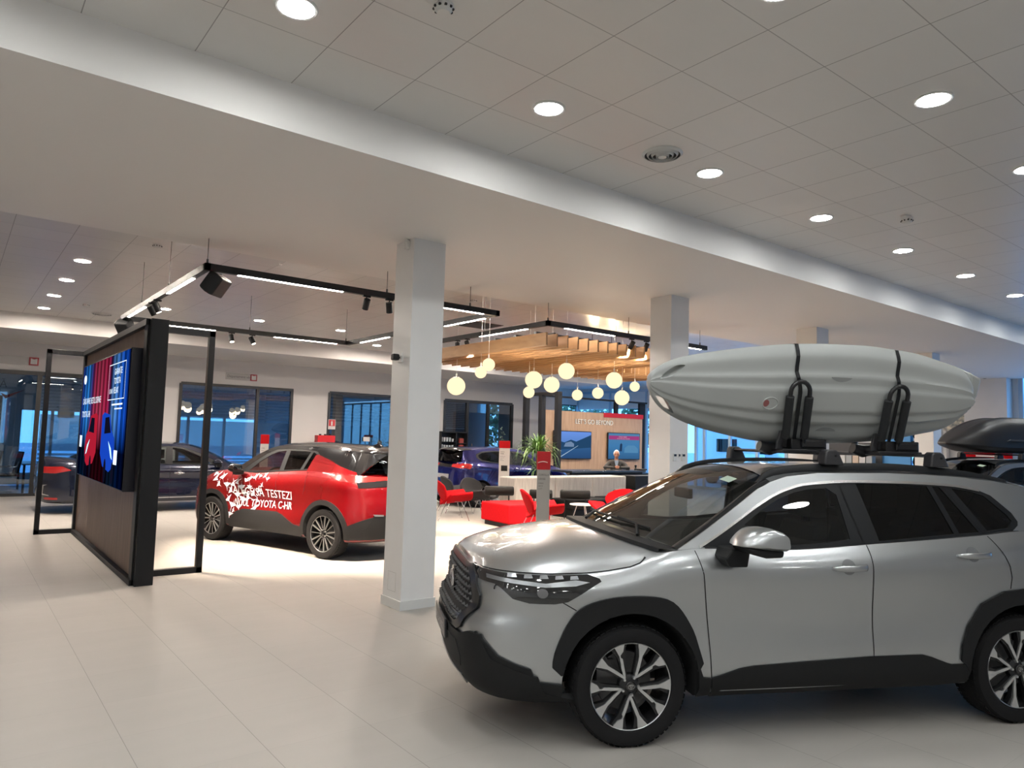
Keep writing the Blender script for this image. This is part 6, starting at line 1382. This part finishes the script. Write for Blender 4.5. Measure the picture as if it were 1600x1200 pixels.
def hull_h(v, e):
    a = abs(v)
    prof = hermite([(0, .104), (.22, .103), (.28, .087), (.46, .086), (.53, .066), (.80, .045), (.92, .016), (1, -.01)])
    return prof(a)*e
def deck_h(v, e):
    a = abs(v); return -(hermite([(0, .13), (.35, .13), (.45, .17), (.62, .17), (.78, .14), (.92, .08), (1, .02)])(a))*e
b = MB(); G = []; NS = 84
for i in range(NS+1):
    t = i/NS; s = .257+(2.715-.257)*(.5-.5*cos(pi*t)) if t < .5 else .257+(2.715-.257)*(.5-.5*cos(pi*t))
    zt, zb = ft(s), fb(s); zm, hh = (zt+zb)/2, (zt-zb)/2; e = min(1, (max(0, 1-((1.35-s)/1.13)**2 if s < 1.35 else 1-((s-1.35)/1.5)**4))**.6+.06)
    if i in (0, NS): e = .06
    row = []
    for j in range(49): v = -1+2*j/48; row.append(kp(s, zm+v*hh, hull_h(v, e)))
    for j in range(1, 32): v = 1-2*j/32; row.append(kp(s, zm+v*hh*.985, deck_h(v, e)))
    G.append(row)
b.grid(G, cv=True); b.f += [tuple(range(80)), tuple(range(NS*80, NS*80+80))[::-1]]; b.m += [0, 0]
hull = b.build('hull', PLX, kt, off=koff, smooth=True, angle=50, doubles=True)
def lens(s0, z0, s1, z1, w, n=16):
    P = []
    for k in range(n+1): t = k/n; q = w*sin(pi*t)**.8; P.append((s0+(s1-s0)*t, z0+(z1-z0)*t+q))
    for k in range(1, n): t = 1-k/n; q = w*sin(pi*t)**.8; P.append((s0+(s1-s0)*t, z0+(z1-z0)*t-q*.6))
    return P
cutb = MB()
for P in (lens(.315, 2.148, .475, 2.235, .030), lens(.312, 2.035, .465, 1.922, .030)): cutb.prism(P, lambda u, v, w: kp(u, v, w), .3, -.4)
co = cutb.build('cut', PLX, kt, off=koff); mo = hull.modifiers.new('b', 'BOOLEAN'); mo.operation = 'DIFFERENCE'; mo.object = co; mo.solver = 'EXACT'
for m_ in (0,):
    dg = bpy.context.evaluated_depsgraph_get(); nm = bpy.data.meshes.new_from_object(hull.evaluated_get(dg)); hull.modifiers.clear(); hull.data = nm; bpy.data.objects.remove(co); nm.shade_smooth(); nm.set_sharp_from_angle(angle=radians(38))
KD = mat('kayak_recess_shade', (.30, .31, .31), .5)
bmk = bmesh.new(); bmk.from_mesh(hull.data); kb = BVHTree.FromBMesh(bmk); bmk.free()
def kproj(s, z, off):
    p = kp(s, z, .5)-Vector(koff); l, n_, i_, d_ = kb.ray_cast(p, -KN); return (l if l is not None else kp(s, z, .1)-Vector(koff))+KN*off
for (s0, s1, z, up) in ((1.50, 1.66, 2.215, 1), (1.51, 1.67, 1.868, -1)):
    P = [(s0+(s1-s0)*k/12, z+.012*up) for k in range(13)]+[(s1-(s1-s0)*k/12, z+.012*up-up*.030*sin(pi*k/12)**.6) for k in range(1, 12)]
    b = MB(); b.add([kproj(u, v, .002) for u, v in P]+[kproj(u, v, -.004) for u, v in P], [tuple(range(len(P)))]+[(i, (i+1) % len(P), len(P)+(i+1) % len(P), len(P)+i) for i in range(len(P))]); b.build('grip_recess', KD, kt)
b = MB(); c0 = kproj(1.09, 2.045, 0); b.tube([kproj(1.09+.055*cos(2*pi*k/24), 2.045+.038*sin(2*pi*k/24), .001) for k in range(24)], .004, 6, closed=True); b.build('scupper_rim', PLX, kt, smooth=True)
b = MB(); P = [(1.06+.022*cos(2*pi*k/16), 2.045+.022*sin(2*pi*k/16)) for k in range(16)]; b.add([kproj(u, v, .002) for u, v in P], [tuple(range(16))]); b.build('scupper_hole', mat('scupper_red', (.30, .10, .10), .5), kt)
b = MB(); b.prism([(2.66, 2.27), (2.76, 2.235), (2.775, 2.12), (2.74, 2.0), (2.66, 1.93), (2.695, 2.05), (2.70, 2.16)], lambda u, v, w: kp(u, v, w), .0, -.20); b.build('stern_block', PLX, kt, off=koff, bevel=.012)
PAD = mat('foam_pad_black', (.016, .017, .019), .85)
def cradle(sb, st, lb, ls):
    """J cradle on the outer side of the hull plus the strap over the kayak"""
    sx = sb; t, off = carthing('kayak_cradle', lb, 'kayak rack', SCH, (sb+.07, -.30, 1.68), 'J shaped kayak cradles')
    A = lambda k: kp(sb+(st-sb)*k, 1.775+.36*k, .135)
    w = Vector((.070, 0, 0)); a0, a1 = A(0), A(1)
    up = (a1-a0).normalized()
    arc = [a1+w*cos(pi*k/10)*-1+up*.075*sin(pi*k/10) for k in range(11)]
    P = [a0-w]+[a0-w+(a1-a0)*.5]+arc+[a0+w+(a1-a0)*.5, a0+w]
    b = MB(); b.tube(P, .015, 10); b.build('j_bar', BARM, t, off=off, smooth=True)
    for q in (-1, 1):
        b = MB(); s0, s1 = a0+w*q+(a1-a0)*.16, a0+w*q+(a1-a0)*.93; b.tube([s0, s0+(s1-s0)*.02, s1-(s1-s0)*.02, s1], [.020, .028, .028, .020], 12); b.build('foam_pad', PAD, t, off=off, smooth=True, angle=50)
    b = MB(); b.box((sb-.11, -.46, 1.675), (sb+.24, -.14, 1.705)); b.box((sb-.02, -.42, 1.70), (sb+.25, -.30, 1.775)); b.box((sb+.05, -.44, 1.715), (sb+.23, -.425, 1.765)); b.build('base_clamp', BARM, t, off=off, bevel=.012)
    b = MB(); b.tube([(sb-.18, -.28, 1.72), (sb-.10, -.28, 1.70), (sb-.02, -.30, 1.715)], [.035, .045, .035], 14); b.build('pivot_barrel', BARM, t, off=off, smooth=True, angle=50)
    b = MB(); b.prism([(-.02, 0), (.025, 0), (.03, .10), (.015, .13), (-.005, .125), (-.02, .05)], lambda u, v, q: (sb-.10+u+v*.12, -.40+q, 1.70+v), 0, .022); b.build('tension_lever', FOOTM, t, off=off, bevel=.005)
    # inner support arm going under the hull
    b = MB(); b.tube([(sb+.07, -.30, 1.70), (sb+.07, -.12, 1.69), (sb+.07, .02, 1.72), (sb+.07, .03, 1.95)], .0115, 10); b.tube([(sb+.07, .03, 1.75), (sb+.07, .03, 1.93)], .023, 12); b.build('inner_arm', BARM, t, off=off, smooth=True)
    t2, off2 = carthing('strap', ls, 'strap', SCH, (st, -.5, 2.0), 'black kayak straps')
    P = []
    sm = st+.01
    for k in range(22):
        z = fb(sm)+.02+(ft(sm)-fb(sm)-.02)*k/21; hs = hull_h(-1+2*(z-fb(sm))/(ft(sm)-fb(sm)), 1)+.006; q = sstep((z-2.12)/.14)
        P.append(kp(sb+.012+(st-sb)*min(1, (z-1.74)/.4)+SHIFT*q*.6, z, .118*(1-q)+hs*q if z > 1.78 else .118*(z-1.70)/.08))
    zt = ft(sm)
    for k in range(1, 10): v = 1-2*k/20; P.append(kp(st+.012+SHIFT*.6-.10*sin(pi*k/20), (zt+fb(sm))/2+v*(zt-fb(sm))/2*1.0, deck_h(v, 1)-.006))
    b = MB(); G = []
    for i, p in enumerate(P):
        d = (P[min(i+1, len(P)-1)]-P[max(i-1, 0)]).normalized(); sd_v = Vector((1, 0, 0))-d*d.x; sd_v.normalize(); nn = d.cross(sd_v)*.0015
        G.append([p+sd_v*.013+nn, p-sd_v*.013+nn, p-sd_v*.013-nn, p+sd_v*.013-nn])
    b.grid(G, cv=True); b.build('webbing', BLACKM, t2, off=off2)
SHIFT = -.06
cradle(1.325, 1.268, 'front J cradle holding the kayak, near the bow', 'front black strap looped over the kayak')
SHIFT = -.03
cradle(2.06, 2.015, 'rear J cradle holding the kayak, near the stern', 'rear black strap looped over the kayak')
# roof box on the second SUV
S2 = Vector((12.8, 5.35, 0))
crossbar(S2, 1.455, 'front roof bar under the black roof box'); crossbar(S2, 2.255, 'rear roof bar under the black roof box')
t, off = carthing('roof_box', 'black roof box on the second silver SUV', 'roof box', S2, (1.6, 0, 1.69)); RB = mat('roof_box_black', (.018, .018, .020), .42)
for nm, zf in (('lid', 1), ('base', 0)):
    b = MB(); G = []
    for i in range(41):
        u = i/40; x = .50+u*2.1; ww = .43*(1-(1-min(1, u*3.2))**2.5*.75)*(1-.12*max(0, u-.8)/.2); row = []
        hz = (1.87+.43*sin(min(1, u*1.9)*pi/2)**.9-.10*max(0, u-.7)/.3) if zf else 1.70+.08*(1-min(1, u*4))
        for j in range(33):
            v = -1+2*j/32; 
            if zf: z = 1.80+.05*(1-min(1, u*3))+(hz-1.80-.05*(1-min(1, u*3)))*max(0, 1-abs(v)**4)**.55+(.018 if .35 < abs(v) < .62 and u > .12 else 0)*min(1, (u-.12)*6)
            else: z = 1.80+.05*(1-min(1, u*3))-(1.80-hz)*max(0, 1-abs(v)**5)**.6
            row.append((x, v*ww, z))
        G.append(row)
    b.grid(G); b.f += [tuple(range(33)), tuple(range(40*33, 41*33))]; b.m += [0, 0]; b.build(nm, RB, t, off=off, smooth=True, angle=50)
b = MB(); b.prism([(1.35, 1.90), (2.2, 1.90), (2.3, 1.935), (1.42, 1.935)], lambda u, v, w: (u, w, v), -.445, -.425); b.build('side_ridge', mat('roof_box_trim', (.05, .052, .055), .4), t, off=off, bevel=.006)
# ---------------------------------------------------------------- right side displays
t = thing('wheel_display_wall', 'pale slatted wall with dark tyres on hooks behind the kayak stern', 'display wall', (22.75, 9.2, 0)); off = (22.75, 9.2, 0)
PW = mat('slatwall_pale', (.55, .60, .66), .45); b = MB()
for k in range(9): b.box((22.80, 8.78, .25+k*.24), (22.9, 9.62, .25+k*.24+.232))
b.build('slatwall', PW, t, off=off); b = MB(); b.box((22.74, 8.70, 0), (22.92, 8.78, 2.6)); b.build('end_trim', WHITE, t, off=off)
for k, z in enumerate((.95, 1.38, 1.83, 2.2)):
    for q in range(2):
        r_ = .15-.02*q; y = 9.42-.34*q  # dark tyres of the accessory display, shaped as small solid rolls
        w = thing('display_tyre', ('left', 'right')[q]+' dark tyre on hook row '+('one', 'two', 'three', 'four')[k]+' of the slatted wall', 'accessory', (22.62, y, z), group='tyres on the slatted wall')
        b = MB(); L = .34 if (q+k) % 2 == 0 else .2; b.lathe([(0, 0), (r_*.9, 0), (r_, .02), (r_, L-.02), (r_*.9, L), (0, L)], 24, o=(0, -L/2, 0), ax=(0, 1, 0)); b.build('rubber', TYRE, w, smooth=True, angle=50)
        b = MB(); b.tube([(0, -L*.25, 0), (.17, -L*.25, 0)], .01, 6); b.build('hook', CHROME, w)
t = thing('mountain_picture', 'small picture of a rocky mountain behind the kayak stern', 'picture', (22.7, 8.45, 2.3)); b = MB(); b.box((0, -.3, 0), (.04, .3, .95)); pm = mat('rock_picture', (.5, .42, .32), .6); noise_tint(pm, (9, 9, 9), (.12, .16, .18), (.85, .78, .62), detail=6); b.build('print', pm, t)
t = thing('dome_camera', 'dark dome camera at the top of the far right white panel', 'camera', (22.5, 7.6, 3.86)); b = MB(); b.lathe([(.0, .03), (.16, .03), (.17, 0), (0, 0)], 28); b.build('dome_base', RINGM, t, smooth=True); b = MB(); b.lathe([(.13, 0), (.12, -.06), (.08, -.11), (0, -.13)], 28); b.build('dome', GLOSSB, t, smooth=True)
t = thing('blue_display_panel', 'plain bright blue lit panel behind the kayak, left of the slatted wall', 'panel', (22.8, 10.1, 0)); b = MB(); b.box((-.05, -.42, 0), (.05, .42, 2.6)); b.build('panel_face', mat('sky_blue_panel', (.10, .36, .75), .5), t, bevel=.01)
t = thing('product_shelf', 'long low shelf with red and white packs seen under the kayak', 'shelf', (22.4, 11.4, 0)); b = MB()
for z in (.4, .8, 1.2): b.box((-.2, -.9, z), (.3, .9, z+.03))
b.box((.28, -.9, 0), (.3, .9, 1.9)); b.build('frame', DARKM, t)
for k in range(8):
    b = MB(); b.box((-.12, -.09, 0), (.12, .09, .26)); o = b.build('product_pack', RED if k in (0, 1) else mat('pack_%d' % (k % 3), ((.6, .6, .6), (.35, .38, .4), (.55, .45, .35))[k % 3], .5)); o.location = (22.35, 12.15-.21*k, 1.231)
    tag(o, ('red', 'red', 'white', 'grey', 'tan', 'white', 'grey', 'tan')[k]+' pack on the low shelf under the kayak, number '+('one', 'two', 'three', 'four', 'five', 'six', 'seven', 'eight')[k]+' from the left', 'pack', 'packs on the low shelf')
t = thing('hanging_sign', 'red and white sign board under the roof box of the second SUV', 'sign', (18.2, 6.15, 1.56)); b = MB(); b.box((-.02, -.5, 0), (.02, .5, .14)); b.build('red_board', RED, t); b = MB(); b.box((-.023, -.18, .05), (-.021, .2, .085)); b.build('white_text_line', mat('sign_white'), t); b = MB(); b.box((-.02, -.4, -1.56), (.02, -.37, 0)); b.box((-.02, .37, -1.56), (.02, .4, 0)); b.build('post', DARKM, t)
# ---------------------------------------------------------------- outside view
CYW = mat('van_white', (.75, .78, .80), .4)
t = thing('camper_van', 'white camper van parked outside beyond the glass, under the kayak bow', 'van', (29.5, 19.5, -.12)); b = MB()
b.prism([(-2.6, .45), (2.4, .45), (2.5, 1.2), (1.9, 1.45), (1.75, 2.6), (1.3, 2.85), (-2.4, 2.85), (-2.6, 2.6)], lambda u, v, w: (w, -u, v), -1.0, 1.0); b.build('body', CYW, t, bevel=.06)
b = MB(); b.box((-1.03, .2, 1.5), (-.99, 1.3, 2.1)); b.box((-1.03, -1.6, 1.45), (-.99, -1.0, 2.2)); b.build('side_window', GLASSD, t); b = MB(); b.box((-1.02, -2.4, .9), (-1.0, 2.4, 1.0)); b.build('stripe', mat('stripe_grey', (.3, .35, .4), .5), t)
for y in (-1.6, 1.6):
    for x in (-.95, .95): b = MB(); b.lathe([(0, -.1), (.34, -.1), (.35, .0), (.34, .1), (0, .1)], 28, o=(x, y, .35), ax=(1, 0, 0)); b.build('wheel', TYRE, t, smooth=True, angle=50)
def simple_car(loc, rz, col, lb):
    t = thing('parked_car', lb, 'car', loc, rz); b = MB(); m = mat('parked_'+lb.split()[0], col, .3, .3, 1)
    b.prism([(-2.1, .3), (2.1, .3), (2.15, .75), (1.9, .95), (.9, 1.02), (-1.9, 1.02), (-2.15, .8)], lambda u, v, w: (u, w, v), -.88, .88); b.build('body', m, t, bevel=.08, seg=3)
    b = MB(); b.prism([(.95, 1.0), (.2, 1.48), (-1.2, 1.5), (-1.85, 1.0)], lambda u, v, w: (u, w, v), -.72, .72); c_ = b.build('cabin', m, t, bevel=.08, seg=3)
    b = MB(); b.prism([(.75, 1.03), (.18, 1.40), (-1.1, 1.42), (-1.6, 1.03)], lambda u, v, w: (u, w, v), -.74, .74); b.build('side_window', GLASSD, t)
    for x in (-1.3, 1.3):
        for y in (-.82, .82): b = MB(); b.lathe([(0, -.1), (.32, -.1), (.33, 0), (.32, .1), (0, .1)], 24, o=(x, y, .33), ax=(0, 1, 0)); b.build('wheel', TYRE, t, smooth=True, angle=50)
simple_car((25.6, 17.3, -.12), radians(35), (.55, .62, .68), 'pale car parked just outside the glass beside the camper van'); simple_car((27.5, 13.2, -.12), radians(80), (.5, .5, .52), 'grey car parked outside behind the product shelf')
LFO = mat('outdoor_foliage', (.06, .13, .06), .7); noise_tint(LFO, (4, 4, 4), (.04, .10, .05), (.14, .24, .10))
rnd = random.Random(33)
for i, (x, y, h) in enumerate(((34.5, 30, 6), (36, 25, 7), (35, 20.6, 6), (40, 16.5, 7.5), (35, 13, 6.5), (28.5, 34, 5), (33, 34.8, 5.5), (24, 34, 5), (36, 8.5, 7), (35, 4, 6), (36, -.5, 7))):
    t = thing('tree', 'tree outside '+('farthest left', 'second from the left', 'third from the left', 'behind the camper van', 'behind the pale parked car', 'above the window strip, left', 'above the window strip, right', 'behind the far window strip', 'behind the display walls', 'right of the display walls', 'at the far right')[i], 'tree', (x, y, -.12), group='trees outside'); b = MB(); b.tube([(0, 0, 0), (.1, 0, h*.5)], [.18, .1], 10); b.build('trunk', mat('cane_bark'), t)
    lf = MB()
    for k in range(900):
        d = Vector((rnd.gauss(0, 1), rnd.gauss(0, 1), rnd.gauss(0, 1))).normalized()*rnd.uniform(.6, 1); p = Vector((d.x*2, d.y*2, h*.62+d.z*h*.38)); a = Vector((rnd.gauss(0, 1), rnd.gauss(0, 1), rnd.gauss(0, 1))).normalized(); e = a.orthogonal().normalized()*.16; a = a*.22
        lf.add([p-a, p+e, p+a, p-e], [(0, 1, 2, 3)])
    tag(lf.build('foliage', LFO, t), kind='stuff')
